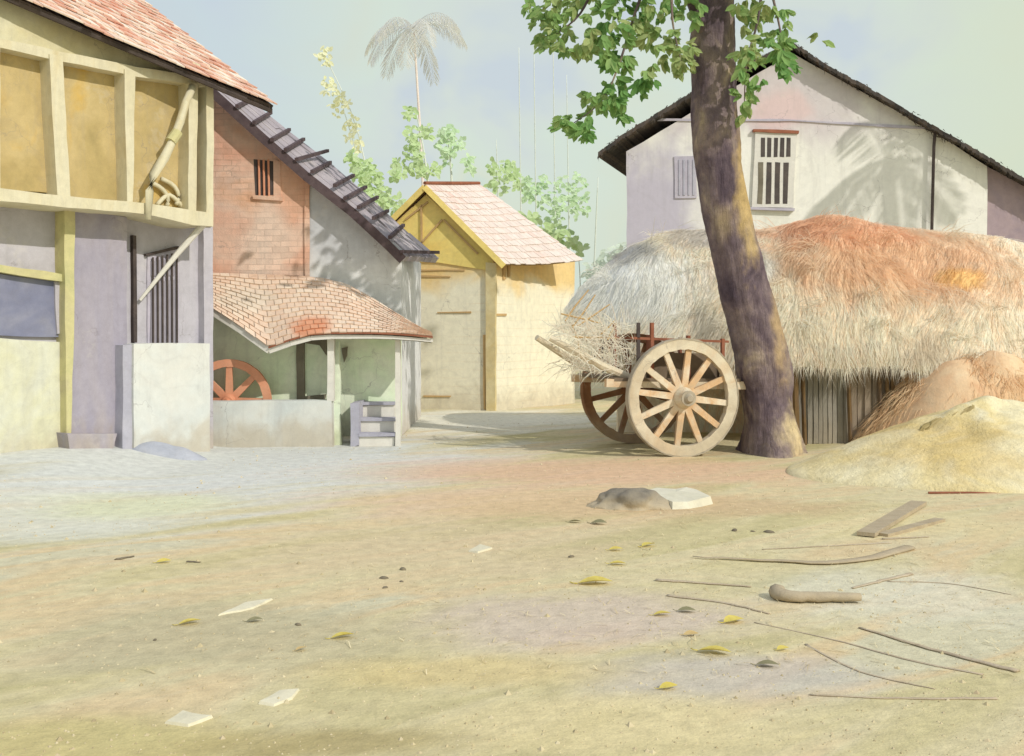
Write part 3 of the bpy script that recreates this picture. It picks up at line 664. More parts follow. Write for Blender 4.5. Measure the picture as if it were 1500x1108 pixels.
mb = MB(); prism(mb, RP, [(988, 229), (1020, 229), (1020, 291), (988, 291)], .03, -.02); w = mb.build('shutter', M['lavwood'], o)
for x in (994, 1001, 1008, 1015):
    mb = MB(); prism(mb, RP, rect(x, 234, x + 2.4, 286), .045, .0, .3); mb.build('slat', M['mauve'], w)
mb = MB(); tube(mb, [P(1370, 192, 23.38), P(1368, 215, 23.38), P(1365, 335, 23.38), P(1364, 420, 23.38)], .035, 8); mb.build('drainpipe', M['ink'], o)

# ------------------------------------------------------------------ THATCHED HUT
o = thing('thatched_hut', 'low mud hut under a huge shaggy straw thatch behind the tree', 'hut', (4.2, 15.6, 0))
NU, NV = 60, 20
rid = [P(*p) for p in curve([(925, 362, 17.6), (985, 340, 17.5), (1050, 336, 17.4), (1120, 335, 17.3), (1170, 324, 17.2), (1225, 315, 17.1), (1300, 330, 17.1), (1400, 340, 17.1), (1500, 356, 17.1), (1650, 400, 17)], NU)]
eav = [P(*p) for p in curve([(828, 452, 16.9), (850, 498, 16.3), (920, 522, 15.6), (1010, 536, 15.1), (1090, 540, 14.9), (1165, 536, 14.75), (1240, 540, 14.7), (1310, 538, 14.7), (1380, 560, 14.6), (1450, 590, 14.5), (1650, 620, 14.3)], NU)]
def thatch_pt(u, v):
    i = min(int(u * NU), NU - 1); t = u * NU - i
    a, b = rid[i].lerp(rid[i + 1], t), eav[i].lerp(eav[i + 1], t)
    p = a.lerp(b, v)
    bl = math.sin(math.pi * min(1, v)) ** .8
    k = .42 * sst(0, .16, u) + .02
    p += Vector((-.12 * (1 - sst(0, .3, u)), -.7 * k, .75 * k)) * bl
    nn = mnoise.noise(p * 1.1) * .10 + mnoise.noise(p * 3.2) * .045
    return p + Vector((0, -.5, .7)) * nn * (.35 + bl)
mb = MB(); vs = [thatch_pt(i / NU, j / NV) for j in range(NV + 1) for i in range(NU + 1)]
n = NU + 1
back = [Vector((rid[i].x + .3 * (1 if i < 3 else 0), 19.0, 1.6)) for i in range(n)]
under = [eav[i] + Vector((.1, .5, -.02)) for i in range(n)]
vs += back + under
fs = [[j * n + i, j * n + i + 1, (j + 1) * n + i + 1, (j + 1) * n + i] for j in range(NV) for i in range(NU)]
o1, o2 = (NV + 1) * n, (NV + 2) * n
fs += [[o1 + i, o1 + i + 1, i + 1, i] for i in range(NU)] + [[NV * n + i, NV * n + i + 1, o2 + i + 1, o2 + i] for i in range(NU)]
for i in (0, NU):
    fs.append([j * n + i for j in range(NV + 1)] + [o2 + i, o1 + i])
mb.add(vs, fs, .5)
rf = mb.build('roof', M['thatch'], o, smooth=True)
def blade(mb, p, d, l, w, t, nrm=None, droop=.15):
    s = d.cross(nrm if nrm is not None else Vector((0, -1, .4)))
    if s.length < 1e-3: s = d.cross(Vector((1, 0, 0)))
    s = s.normalized() * w
    m = p + d * l * .5 + Vector((0, 0, .012)); e = p + d * l - Vector((0, 0, droop * l))
    mb.add([p - s, p + s, m + s * .8, m - s * .8, e], [[0, 1, 2, 3], [3, 2, 4]], t)
mb = MB()
for k in range(15000):
    u, v = R.random() ** .9, R.random() * .95
    p = thatch_pt(u, v); d = (thatch_pt(u + .004, min(1, v + .05)) - p).normalized()
    tw = mnoise.noise(p * 1.4 + Vector((9, 0, 0))) * .9 + mnoise.noise(p * 4.0) * .5
    d = (d + Vector((tw + R.uniform(-.35, .35), R.uniform(-.12, .05), R.uniform(-.05, .10)))).normalized()
    blade(mb, p + Vector((0, -.004, .004)), d, R.uniform(.18, .6), R.uniform(.0018, .0045), R.random(), droop=.015)
for k in range(4500):
    u = R.random()
    cl_ = mnoise.noise(Vector((u * 38, 3, 0)))
    p = thatch_pt(u, R.uniform(.91, 1.0)); d = Vector((cl_ * .7 + R.uniform(-.45, .3), R.uniform(-.5, .1), -R.uniform(.5, 1))).normalized()
    blade(mb, p, d, R.uniform(.05, .22) * (1 + 1.3 * max(0, cl_)), R.uniform(.002, .006), R.random(), Vector((0, -1, 0)))
for k in range(90):
    u, v = R.random(), R.uniform(.05, .95); c0 = thatch_pt(u, v); dm = Vector((R.uniform(-1, 1), R.uniform(-.6, -.1), R.uniform(-.8, .5)))
    for q in range(18):
        d = (dm + Vector((R.uniform(-.4, .4), R.uniform(-.2, .2), R.uniform(-.4, .4)))).normalized()
        blade(mb, c0 + Vector((R.uniform(-.1, .1), -.03, R.uniform(-.06, .08))), d, R.uniform(.2, .55), R.uniform(.002, .005), R.random(), droop=.2)
mb.build('straw', M['straw'], rf, recalc=False, kind='stuff')
HP = Plane((0, 15.0, 0), (0, -1, 0))
for xa, xb, mt in ((1166, 1245, 'hutgrey'), (1246, 1316, 'hutbrown')):
    mb = MB(); x = xa
    while x < xb:
        w_ = R.uniform(6, 12); prism(mb, HP, [(x, 500), (x + w_ - 1, 500), (x + w_ - .6, 650 + R.uniform(-2, 5)), (x + .3, 650 + R.uniform(-2, 5))], R.uniform(-.03, .02), -.08, .5, 30, t=R.random()); x += w_
    prism(mb, HP, rect(xa, 500, xb, 650), -.1, -.2); mb.build('wall', M[mt], o)
mb = MB(); prism(mb, Plane((0, 16.6, 0), (0, -1, 0)), rect(905, 470, 1170, 640), 0, -.2); mb.build('wall', M['thatch'], o)
for x, y0, y1, r_ in ((1156, 526, 600, .04), (1163, 526, 640, .055), (1243, 540, 640, .03), (1288, 545, 632, .03), (1299, 545, 625, .026), (1307, 540, 648, .03), (1176, 536, 652, .03)):
    mb = MB(); q = Plane((0, 14.92, 0), (0, -1, 0)); tube(mb, [q.hit(x, y0), q.hit(x + 1, (y0 + y1) / 2), q.hit(x + 3, max(y1, 650))], [r_, r_ * .95, r_], 7, rough=.1); mb.build('stake', M['stake'], o)

# straw heap at the right of the hut
c = Vector((6.4, 15.0, 0))
mb = heap_mesh(c, 1.75, 1.3, 1.25, .22, 8, 40, 1.3, 2.2); ob = thing('straw_heap', 'rounded orange-brown straw heap slumped beside the mud hut wall', 'straw heap', c)
hp = mb.build('mound', M['heap'], ob, smooth=True)
mb = MB()
for k in range(3500):
    r, a = math.sqrt(R.random()), R.uniform(math.pi * .9, math.pi * 2.1)
    x, y = c.x + 1.75 * r * math.cos(a), c.y + 1.3 * r * math.sin(a)
    z = 1.25 * (1 - r ** 2.2) + .02
    d = Vector((math.cos(a) * .8 + R.uniform(-.6, .6), math.sin(a) * .8 + R.uniform(-.6, .6), -r * 1.2 + R.uniform(-.2, .2))).normalized()
    blade(mb, Vector((x, y, z)), d, R.uniform(.10, .34), R.uniform(.002, .005), R.random(), droop=.05)
mb.build('straw', M['heapstraw'], hp, recalc=False, kind='stuff')

# sand mound
c = Vector((5.75, 12.1, 0))
ob = heap_mesh(c, 2.75, 1.7, .80, .16, 4, 110, 1.7, 1.5).build('sand_mound', M['sand'], loc=c, smooth=True)
tag(ob, 'broad yellow sand mound at the right in front of the straw heap', 'mound')

# ------------------------------------------------------------------ CART
ct = thing('bullock_cart', 'wooden two-wheeled bullock cart with big spoked wheels parked beside the leaning tree', 'cart', (2.0, 14.3, 0))
cn, cf = Vector((2.11, 13.5, .735)), Vector((1.68, 15.1, .76))
ax = (cn - cf).normalized(); ax.z = 0; ax.normalize()
def subgroup(name):
    e = bpy.data.objects.new(name, None); C.objects.link(e); e.parent = ct; ORIG[e.name] = ORIG[ct.name]; return e
wn_ = subgroup('wheel')
wheel(wn_, cn, ax, .735, 12, (M['felloe'], M['wood'], M['felloe'], M['iron']), felloe=.14, hubr=.125, width=.1, spw=.088, phase=.13)
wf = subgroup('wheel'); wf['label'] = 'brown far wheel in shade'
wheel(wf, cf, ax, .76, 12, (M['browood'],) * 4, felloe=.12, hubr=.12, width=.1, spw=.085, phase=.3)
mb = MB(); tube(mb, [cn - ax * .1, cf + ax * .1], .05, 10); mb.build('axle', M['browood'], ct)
fw = Vector((-ax.y, ax.x, 0)); fw = fw if fw.x < 0 else -fw             # forward = to the left of the picture
mid = (cn + cf) * .5
def cpt(f, s, z): return Vector((mid.x, mid.y, 0)) + fw * f + ax * s + Vector((0, 0, z))
for k in range(7):
    s0 = -.62 + k * .205
    mb = MB(); bar(mb, cpt(-.85, s0, .93 + .01 * R.random()), cpt(.85, s0, .96 + .01 * R.random()), .19, .04, side=ax); mb.build('bed_plank', M['cartbed'], ct)
for s0 in (-.66, .66):
    mb = MB(); bar(mb, cpt(-1.0, s0, .86), cpt(.95, s0, .92), .08, .1, side=ax); mb.build('side_beam', M['wood'], ct)
    mb = MB(); bar(mb, cpt(-.7, s0, 1.42), cpt(.62, s0, 1.47), .03, .03, side=ax); mb.build('rail', M['redwood'], ct)
    for f, h, m_ in ((.52, 1.66, 'ink'), (.34, 1.66, 'redwood'), (-.15, 1.5, 'redwood'), (-.62, 1.46, 'redwood')):
        mb = MB(); bar(mb, cpt(f, s0, .88), cpt(f, s0, h), .05 if m_ == 'redwood' else .03, .04, side=ax); mb.build('stake', M[m_], ct)
mb = MB(); bar(mb, cpt(-.6, .60, 1.10), cpt(.5, .60, 1.12), .04, .34, side=ax); mb.build('side_board', M['cartbed'], ct)
for s0 in (-.5, .5):
    mb = MB(); tube(mb, [cpt(.6, s0, .98), cpt(.95, s0, 1.13), cpt(1.25, s0 * .8, 1.3), cpt(1.55, s0 * .6, 1.47)], [.055, .05, .048, .04], 8); mb.build('shaft', M['felloe'], ct)
# straw bundle lying on the front of the cart
sb = thing('straw_bundle', 'loose bundle of straw and twigs sticking out over the cart front', 'straw bundle', cpt(.75, 0, 1.25))
mb = MB()
for k in range(650):
    h_ = R.random() ** 1.3
    p = cpt(R.uniform(.35, 1.15) + .2 * h_, R.uniform(-.6, .7), 1.05 + .62 * h_)
    d = (fw * R.uniform(-.2, 1.0) + ax * R.uniform(-.4, .4) + Vector((0, 0, R.uniform(-.5, .9)))).normalized()
    blade(mb, p, d, R.uniform(.15, .42), R.uniform(.002, .006), R.random())
mb.build('straw', M['straw'], sb, recalc=False, kind='stuff')
for x0, y0, x1, y1 in ((828, 470, 862, 425), (838, 480, 872, 432), (846, 478, 893, 446), (822, 460, 880, 474), (836, 494, 905, 496), (850, 520, 838, 476), (880, 490, 900, 470), (890, 498, 902, 474)):
    mb = MB(); tube(mb, [P(x0, y0, 14.0), P((x0 + x1) / 2 + R.uniform(-3, 3), (y0 + y1) / 2, 14.1), P(x1, y1, 14.2)], [.010, .012, .008], 5); mb.build('twig', M['hutline'], sb)

# ------------------------------------------------------------------ BIG TREE
tr = thing('leaning_tree', 'tall tree with thick mottled purple-brown leaning trunk beside the cart', 'tree', (3.45, 14.0, 0))
path = [(1131, 672, 80), (1130, 645, 78), (1126, 600, 71), (1118, 540, 78), (1103, 470, 76), (1085, 400, 72), (1068, 330, 70), (1055, 260, 68), (1048, 190, 66), (1045, 110, 63), (1044, 30, 61), (1046, -60, 58), (1052, -150, 52), (1060, -250, 44), (1064, -340, 34)]
mb = MB(); pts = [P(x, y, 14.0) for x, y, _ in path]; rad = [w * 14 / F / 2 for _, _, w in path]
rr = curve([(r, 0, 0) for r in rad], 220); pts = curve([tuple(p) for p in pts], 220)
seg = 64; vs = []; fs = []
for i, p in enumerate(pts):
    for k in range(seg):
        a = 2 * math.pi * k / seg; d = Vector((math.cos(a), math.sin(a), 0))
        fl = 1 + (.5 * max(0, math.cos(2.5 * a + .8)) ** 1.5 + .06) * max(0, 1 - p.z / .5) ** 2.2
        q = p + d * rr[i].x
        crk = abs(mnoise.noise(Vector((math.cos(a) * 5, math.sin(a) * 5, q.z * 1.6))))
        rrr = rr[i].x * fl * (.985 + .05 * min(1, crk * 4)) * (1 + .07 * mnoise.noise(q * 2.3) + .045 * mnoise.noise(Vector((q.x * 6, q.y * 6, q.z * 2))) + .02 * mnoise.noise(q * 16))
        vs.append(p + d * rrr)
for i in range(len(pts) - 1):
    for k in range(seg): fs.append([i * seg + k, i * seg + (k + 1) % seg, (i + 1) * seg + (k + 1) % seg, (i + 1) * seg + k])
mb.add(vs, fs, .5); trunk = mb.build('trunk', M['bark'], tr, smooth=True)
crown_c = [(P(850, -10, 13.2), .9), (P(960, -60, 13.2), 1.0), (P(1120, -50, 13.4), 1.0), (P(1040, -180, 14), 1.5), (P(900, -220, 14.5), 1.2), (P(1200, -200, 14.2), 1.3), (P(1050, -350, 14), 1.5)]
lm = []
for e, r_ in crown_c:
    st_ = pts[145 + R.randrange(56)]
    mid_ = st_.lerp(e, .5) + Vector((0, 0, .25))
    mb = MB(); tube(mb, curve([tuple(st_), tuple(mid_), tuple(e)], 8), [.10, .09, .08, .07, .055, .045, .035, .025, .015], 8); mb.build('limb', M['bark'], trunk, smooth=True)
def leaflet(mb, p, d, nrm, l, w, t):
    s = d.cross(nrm)
    if s.length < 1e-3: s = d.cross(Vector((.3, .2, 1)))
    s = s.normalized() * w; n_ = s.cross(d).normalized()
    mb.add([p, p + d * l * .3 + s, p + d * l * .7 + s * .85 - n_ * l * .05, p + d * l - n_ * l * .14, p + d * l * .7 - s * .85 - n_ * l * .05, p + d * l * .3 - s], [[0, 1, 2, 3], [0, 3, 4, 5]], t)
def spray(mb, p, l, t, down=.7, n_=6):
    ax_ = Vector((R.uniform(-1, 1), R.uniform(-.6, .6), -R.random() * 2 * down + .1)).normalized()
    for k in range(n_):
        d = (ax_ + Vector((R.uniform(-.8, .8), R.uniform(-.5, .5), R.uniform(-.7, .5)))).normalized()
        nr_ = Vector((R.uniform(-.5, .5), -1, R.uniform(-.2, 1.0)))
        leaflet(mb, p + ax_ * R.uniform(0, l * .5), d, nr_, l * R.uniform(.6, 1.1), l * R.uniform(.17, .26), min(1, max(0, t + R.uniform(-.22, .22))))
# in-frame sprays: (px, py, rx, ry, number of sprays, tone)
cl = [(805, 52, 22, 22, 20, .55), (845, 62, 30, 25, 26, .65), (895, 65, 26, 30, 26, .15), (905, 92, 20, 18, 14, .1), (940, 50, 26, 18, 18, .7), (985, 70, 28, 26, 24, .8), (1000, 100, 12, 18, 8, .8),
      (955, 108, 10, 12, 4, .6), (905, 130, 26, 18, 12, .2), (945, 128, 18, 14, 8, .15), (870, 150, 18, 16, 9, .5), (900, 165, 16, 26, 10, .3), (840, 182, 26, 14, 12, .35), (820, 186, 12, 10, 4, .4), (850, 195, 14, 10, 5, .2),
      (1092, 72, 14, 34, 12, .7), (1100, 95, 16, 22, 9, .6), (1135, 62, 26, 14, 16, .25), (1148, 92, 14, 22, 10, .15), (1155, 105, 8, 12, 4, .1), (1092, 130, 12, 26, 7, .6), (1118, 128, 6, 12, 2, .5), (1090, 165, 10, 12, 3, .6), (1200, 60, 16, 8, 2, .8),
      (820, 10, 60, 24, 26, .5), (900, 10, 60, 30, 34, .4), (985, 10, 45, 25, 26, .5), (1105, 15, 32, 24, 18, .5), (1150, 30, 14, 14, 5, .4)]
mb = MB()
for px, py, rx, ry, nn, tt in cl:
    nn = int(nn * .95) + 1
    for k in range(nn):
        while True:
            a, b = R.uniform(-1, 1), R.uniform(-1, 1)
            if a * a + b * b < 1: break
        spray(mb, P(px + a * rx, py - 6 + b * ry, R.uniform(13.0, 13.9)), R.uniform(.10, .19), tt)
for e, r_ in crown_c:
    for k in range(int(90 * r_)):
        v = Vector((R.gauss(0, .5), R.gauss(0, .5), R.gauss(0, .32))) * r_
        q = e + v
        py = HY - (q.z - HC) * F / q.y
        if py > -38: continue
        spray(mb, q, R.uniform(.15, .24), R.random())
crn = mb.build('crown', M['leaf'], tr, recalc=False)
# hanging twigs that carry the sprays
for pp in ([(960, -60, 13.2), (930, 20, 13.3), (905, 100, 13.4), (880, 150, 13.4), (835, 184, 13.5)], [(880, -40, 13.2), (850, 20, 13.3), (815, 50, 13.4)], [(1120, -50, 13.4), (1110, 30, 13.4), (1094, 90, 13.4), (1090, 160, 13.5)], [(1120, -50, 13.4), (1140, 30, 13.4), (1152, 100, 13.4)], [(985, -40, 13.3), (985, 30, 13.3), (998, 90, 13.4)]):
    mb = MB(); q = [P(*p) for p in curve(pp, 12)]; tube(mb, q, [.022 - .0014 * i for i in range(13)], 6); mb.build('twig', M['bark'], trunk, smooth=True)

# ------------------------------------------------------------------ BACKGROUND PLANTS
def leafmass(mb, patches, Y, l, tone=None, depth=.8):
    for px, py, rx, ry, nn in patches:
        for k in range(nn):
            while True:
                a, b = R.uniform(-1, 1), R.uniform(-1, 1)
                if a * a + b * b < 1: break
            p = P(px + a * rx, py + b * ry, Y + R.uniform(-depth, depth))
            t = R.random() if tone is None else min(1, max(0, tone + R.uniform(-.3, .3)))
            for q in range(2):
                d = Vector((R.uniform(-1, 1), R.uniform(-.4, .4), R.uniform(-.9, .7))).normalized()
                leaflet(mb, p, d, Vector((R.uniform(-.4, .4), -1, R.uniform(0, .8))), l * R.uniform(.7, 1.2), l * R.uniform(.22, .36), t)
def plant(name, label, cat, base, stems, patches, Y, l, mat, smat, group=None, r=.05, nsc=1.0):
    b = P(base, 480, Y); b.z = gz(b.x, b.y)
    t = thing(name, label, cat, b, group)
    sname = 'trunk' if cat == 'tree' else 'stem'
    for s in stems:
        mb = MB(); q = [P(x, y, Y) for x, y in s]; q = [Vector((q[0].x, q[0].y, 0))] + q if q[0].z > .1 else q
        q = curve([tuple(a) for a in q], 14)
        tube(mb, q, [r * (1 - .7 * i / 14) for i in range(15)], 7); mb.build(sname, smat, t, smooth=True)
    mb = MB(); leafmass(mb, [(a, b_, c, d, max(3, int(n_ * nsc))) for a, b_, c, d, n_ in patches], Y, l); mb.build('crown' if cat == 'tree' else 'foliage', mat, t, recalc=False)
    return t
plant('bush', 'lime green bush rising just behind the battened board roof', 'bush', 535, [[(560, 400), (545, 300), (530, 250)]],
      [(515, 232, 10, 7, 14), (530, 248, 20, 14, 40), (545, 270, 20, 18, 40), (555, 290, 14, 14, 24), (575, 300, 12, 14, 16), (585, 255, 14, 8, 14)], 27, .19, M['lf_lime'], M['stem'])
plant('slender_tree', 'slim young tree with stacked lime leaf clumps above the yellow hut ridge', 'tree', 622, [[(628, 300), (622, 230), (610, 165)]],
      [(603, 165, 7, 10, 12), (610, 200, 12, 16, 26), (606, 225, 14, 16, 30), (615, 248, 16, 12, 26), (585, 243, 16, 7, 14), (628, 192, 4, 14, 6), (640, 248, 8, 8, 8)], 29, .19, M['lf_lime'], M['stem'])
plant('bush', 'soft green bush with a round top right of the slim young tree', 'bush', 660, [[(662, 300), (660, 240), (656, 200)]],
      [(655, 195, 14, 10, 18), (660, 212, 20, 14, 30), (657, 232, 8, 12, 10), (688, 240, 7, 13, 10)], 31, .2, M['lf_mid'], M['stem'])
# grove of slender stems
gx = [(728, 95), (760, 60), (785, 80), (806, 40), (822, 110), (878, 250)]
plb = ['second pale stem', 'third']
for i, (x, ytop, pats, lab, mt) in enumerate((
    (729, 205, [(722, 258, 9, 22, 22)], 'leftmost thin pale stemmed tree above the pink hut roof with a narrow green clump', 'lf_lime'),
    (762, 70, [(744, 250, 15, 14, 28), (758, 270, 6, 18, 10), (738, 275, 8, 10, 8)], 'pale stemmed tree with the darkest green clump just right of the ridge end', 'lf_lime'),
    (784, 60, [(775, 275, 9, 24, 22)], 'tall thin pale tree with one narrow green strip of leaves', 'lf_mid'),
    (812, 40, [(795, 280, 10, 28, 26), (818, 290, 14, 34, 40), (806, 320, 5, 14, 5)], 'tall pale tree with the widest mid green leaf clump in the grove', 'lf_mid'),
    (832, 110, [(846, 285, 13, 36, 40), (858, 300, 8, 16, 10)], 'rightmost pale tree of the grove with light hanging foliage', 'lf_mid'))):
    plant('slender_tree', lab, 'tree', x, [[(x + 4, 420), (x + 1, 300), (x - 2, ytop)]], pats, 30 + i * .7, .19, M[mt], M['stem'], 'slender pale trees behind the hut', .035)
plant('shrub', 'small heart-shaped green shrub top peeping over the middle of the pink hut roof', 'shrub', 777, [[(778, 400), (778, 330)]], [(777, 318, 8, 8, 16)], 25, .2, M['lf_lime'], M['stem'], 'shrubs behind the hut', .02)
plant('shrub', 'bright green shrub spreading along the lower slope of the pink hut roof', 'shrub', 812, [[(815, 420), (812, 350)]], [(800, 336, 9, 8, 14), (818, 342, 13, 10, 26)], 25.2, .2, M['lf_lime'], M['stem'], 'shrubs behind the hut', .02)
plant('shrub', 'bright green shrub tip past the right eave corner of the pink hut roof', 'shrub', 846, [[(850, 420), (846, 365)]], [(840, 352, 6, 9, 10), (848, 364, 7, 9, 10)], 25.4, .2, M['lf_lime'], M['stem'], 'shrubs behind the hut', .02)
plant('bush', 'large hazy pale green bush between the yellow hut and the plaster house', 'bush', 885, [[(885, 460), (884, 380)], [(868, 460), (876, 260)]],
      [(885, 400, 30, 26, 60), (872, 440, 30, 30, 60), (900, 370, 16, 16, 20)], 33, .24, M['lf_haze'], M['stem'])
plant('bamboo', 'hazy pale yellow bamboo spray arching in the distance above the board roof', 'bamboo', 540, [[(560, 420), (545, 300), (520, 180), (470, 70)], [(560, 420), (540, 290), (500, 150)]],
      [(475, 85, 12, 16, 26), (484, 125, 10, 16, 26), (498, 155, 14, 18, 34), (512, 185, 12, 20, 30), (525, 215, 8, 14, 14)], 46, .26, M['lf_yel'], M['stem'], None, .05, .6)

def palm(name, label, base, top, fr_len, nf, tm, lm_, r0=.16, group=None, droop=1.0, seedk=0):
    t = thing(name, label, 'palm', base, group)
    mb = MB(); b, tp = Vector(base), Vector(top)
    q = curve([tuple(b), tuple(b.lerp(tp, .5) + Vector((.12, 0, 0)) * (tp - b).length * .08), tuple(tp)], 18)
    tube(mb, q, [r0 * (1.25 - .6 * i / 18) for i in range(19)], 10); mb.build('trunk', tm, t, smooth=True)
    for k in range(nf):
        a = 2 * math.pi * (k + R.uniform(-.2, .2)) / nf; el = R.uniform(-.1, .9)
        d = Vector((math.cos(a) * math.cos(el), math.sin(a) * math.cos(el), math.sin(el)))
        mb = MB(); pts_ = []; p = tp.copy(); v = d.copy(); stp = fr_len / 14
        for i in range(15):
            pts_.append(p.copy()); p += v * stp; v = (v + Vector((0, 0, -.12 * droop))).normalized()
        tube(mb, pts_, [.03 * fr_len / 3 * (1 - .06 * i) for i in range(15)], 5)
        for i in range(1, 14):
            for u in (0, .5):
                c0 = pts_[i].lerp(pts_[i + 1], u); ax_ = (pts_[i + 1] - pts_[i]).normalized()
                sd = ax_.cross(Vector((0, 0, 1))).normalized()
                ll = fr_len * .30 * math.sin(math.pi * (.12 + .8 * (i + u) / 14)) + .08
                for sg in (-1, 1):
                    dd = (sd * sg * .8 + ax_ * .55 + Vector((0, 0, -.55 + R.uniform(-.2, .2)))).normalized()
                    leaflet(mb, c0, dd, Vector((0, -.3, 1)), ll * R.uniform(.8, 1.1), (.03 if r0 > .1 else .02) * fr_len / 2.5, R.random())
        mb.build('frond', lm_, t, recalc=False)
    return t
tp = P(606, 42, 44); bs = Vector((P(625, 300, 44).x, 44, 0))
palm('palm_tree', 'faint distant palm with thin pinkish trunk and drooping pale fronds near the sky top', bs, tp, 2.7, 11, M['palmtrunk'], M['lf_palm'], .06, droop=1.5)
# a palm standing beyond the right edge of the view; its fronds shade the plaster wall
palm('palm_tree', 'tall palm beyond the right end of the plaster house yard', (13.9, 18.4, 0), (13.1, 18.8, 10.1), 2.1, 9, M['ptrunk'], M['pleaf'], .16)

# soil crumbs and bits of straw strewn over the yard: nobody could count them
mb = MB()
for k in range(9000):
    y = 3.6 + 16 * R.random() ** 1.6; x = R.uniform(-.5, .5) * y * 1.02
    if x < -3.4 and y > 11: continue
    r_ = R.uniform(.003, .009) * (1 + (R.random() < .06) * 1.3); b_ = Vector((x, y, gz(x, y)))
    a_ = R.random() * 6.3; q = [b_ + Vector((math.cos(a_ + j * 1.57) * r_ * R.uniform(.7, 1.3), math.sin(a_ + j * 1.57) * r_ * R.uniform(.7, 1.3), -.001)) for j in range(4)]
    mb.add(q + [b_ + Vector((0, 0, r_ * R.uniform(.5, 1.1)))], [[0, 1, 4], [1, 2, 4], [2, 3, 4], [3, 0, 4]], R.random())
M['crumb'] = wash('soil_crumbs', [S(150, 136, 104), S(184, 170, 130), S(200, 188, 152), S(170, 152, 120)], 2, tint=.8, bump=0, bloom=0)
mb.build('gravel', M['crumb'], kind='stuff', recalc=False)
mb = MB()
for k in range(1500):
    y = 5.0 + 11 * R.random(); x = R.gauss(.22, .2) * y
    if y > 13 and x < 0: continue
    a_ = R.random() * 6.3; b_ = Vector((x, y, gz(x, y) + .004)); d = Vector((math.cos(a_), math.sin(a_), R.uniform(-.02, .06)))
    blade(mb, b_, d.normalized(), R.uniform(.04, .16), R.uniform(.0012, .003), R.random(), Vector((0, 0, 1)), droop=.03)
M['litter'] = wash('straw_litter', [S(170, 150, 108), S(208, 192, 146), S(220, 208, 168)], 2, tint=.8, bump=0, bloom=0)
mb.build('straw_litter', M['litter'], kind='stuff', recalc=False)


# ------------------------------------------------------------------ ROCKS, STONES, LEAVES, STICKS
def rock_mesh(c, sx, sy, sz, seed, sub=3, amp=.25):
    bm = bmesh.new(); bmesh.ops.create_icosphere(bm, subdivisions=sub, radius=1)
    mb = MB(); c = Vector(c)
    for v in bm.verts:
        k = 1 + amp * mnoise.noise(v.co * 1.3 + Vector((seed, 0, 0))) + amp * .4 * mnoise.noise(v.co * 3.1 + Vector((0, seed, 0)))
        q = v.co * k
        v.co = Vector((q.x * sx, q.y * sy, max(-.15, q.z) * sz))
    mb.add([c + v.co for v in bm.verts], [[v.index for v in f.verts] for f in bm.faces], .5); bm.free(); return mb
c = G(918, 744); tag(rock_mesh(c + Vector((0, 0, -.02)), .35, .26, .2, 2.2, 5, .34).build('rock', M['rock'], loc=c, smooth=True), 'rounded dark grey rock on the earth in front of the cart', 'rock')
def flat(poly, h, mat, name, label, cat, group=None, tilt=0.0):
    q = [G(x, y) for x, y in wob_poly(poly, 1.0, 14)]; c = sum(q, Vector()) / len(q)
    mb = MB(); n_ = len(q)
    tpv = [c + (p - c) * .93 + Vector((0, 0, h * R.uniform(.8, 1.15) + tilt * (p - c).y)) for p in q]
    mb.add(q + tpv + [c + Vector((0, 0, h * 1.2))], [[i, (i + 1) % n_, n_ + (i + 1) % n_, n_ + i] for i in range(n_)] + [[n_ + i, n_ + (i + 1) % n_, 2 * n_] for i in range(n_)])
    return tag(mb.build(name, mat, loc=c), label, cat, group)
flat([(938, 732), (960, 722), (1022, 724), (1044, 738), (1010, 746), (985, 748)], .06, M['slab'], 'flat_stone', 'pale flat stone lying against the dark grey rock', 'stone')
flat([(240, 1056), (268, 1040), (312, 1048), (275, 1061)], .012, M['scrap'], 'stone_chip', 'pale pointed stone chip nearest the bottom left corner', 'stone', 'pale stone chips on the earth')
flat([(378, 1028), (410, 1012), (440, 1008), (428, 1022), (402, 1032)], .012, M['scrap'], 'stone_chip', 'pale kite-shaped stone chip above and right of the pointed one', 'stone', 'pale stone chips on the earth')
flat([(318, 902), (360, 884), (400, 877), (370, 892)], .010, M['scrap'], 'stone_chip', 'long pale sliver of stone above the yellow and grey-green leaves', 'stone', 'pale stone chips on the earth')
flat([(686, 806), (704, 798), (722, 803), (700, 809)], .012, M['scrap'], 'stone_chip', 'small pale stone chip alone in the middle of the track', 'stone', 'pale stone chips on the earth')
def leaf_mesh():
    mb = MB(); vs = []
    prof = [(0, .0), (.12, .10), (.3, .19), (.5, .22), (.7, .17), (.88, .08), (1, 0)]
    for x, w in prof:
        z = .05 * math.sin(math.pi * x) + .05 * x * x
        vs += [Vector((x - .5, -w, z + w * .35)), Vector((x - .5, 0, z)), Vector((x - .5, w, z + w * .45))]
    fs = []
    for i in range(len(prof) - 1):
        for k in range(2): fs.append([i * 3 + k, i * 3 + k + 1, i * 3 + 3 + k + 1, i * 3 + 3 + k])
    mb.add(vs, fs, .5)
    tube(mb, [(-.5, 0, 0), (-.62, .02, .0), (-.72, .06, .03)], .018, 5, .5); return mb
lp = {}
def leaf(px, py, lpx, ang, mk, label, group='fallen leaves on the earth', name='fallen_leaf'):
    p = G(px, py); s = lpx * p.y / F
    if mk not in lp:
        ob = leaf_mesh().build(name, M[mk], smooth=True, recalc=False); lp[mk] = ob
    else:
        ob = lp[mk].copy(); C.objects.link(ob)
    ob.location = p + Vector((0, 0, .008)); ob.scale = (s, s * 1.25, s); ob.rotation_euler = (R.uniform(-.18, .18), R.uniform(-.05, .05), ang)
    return tag(ob, label, 'leaf', group)
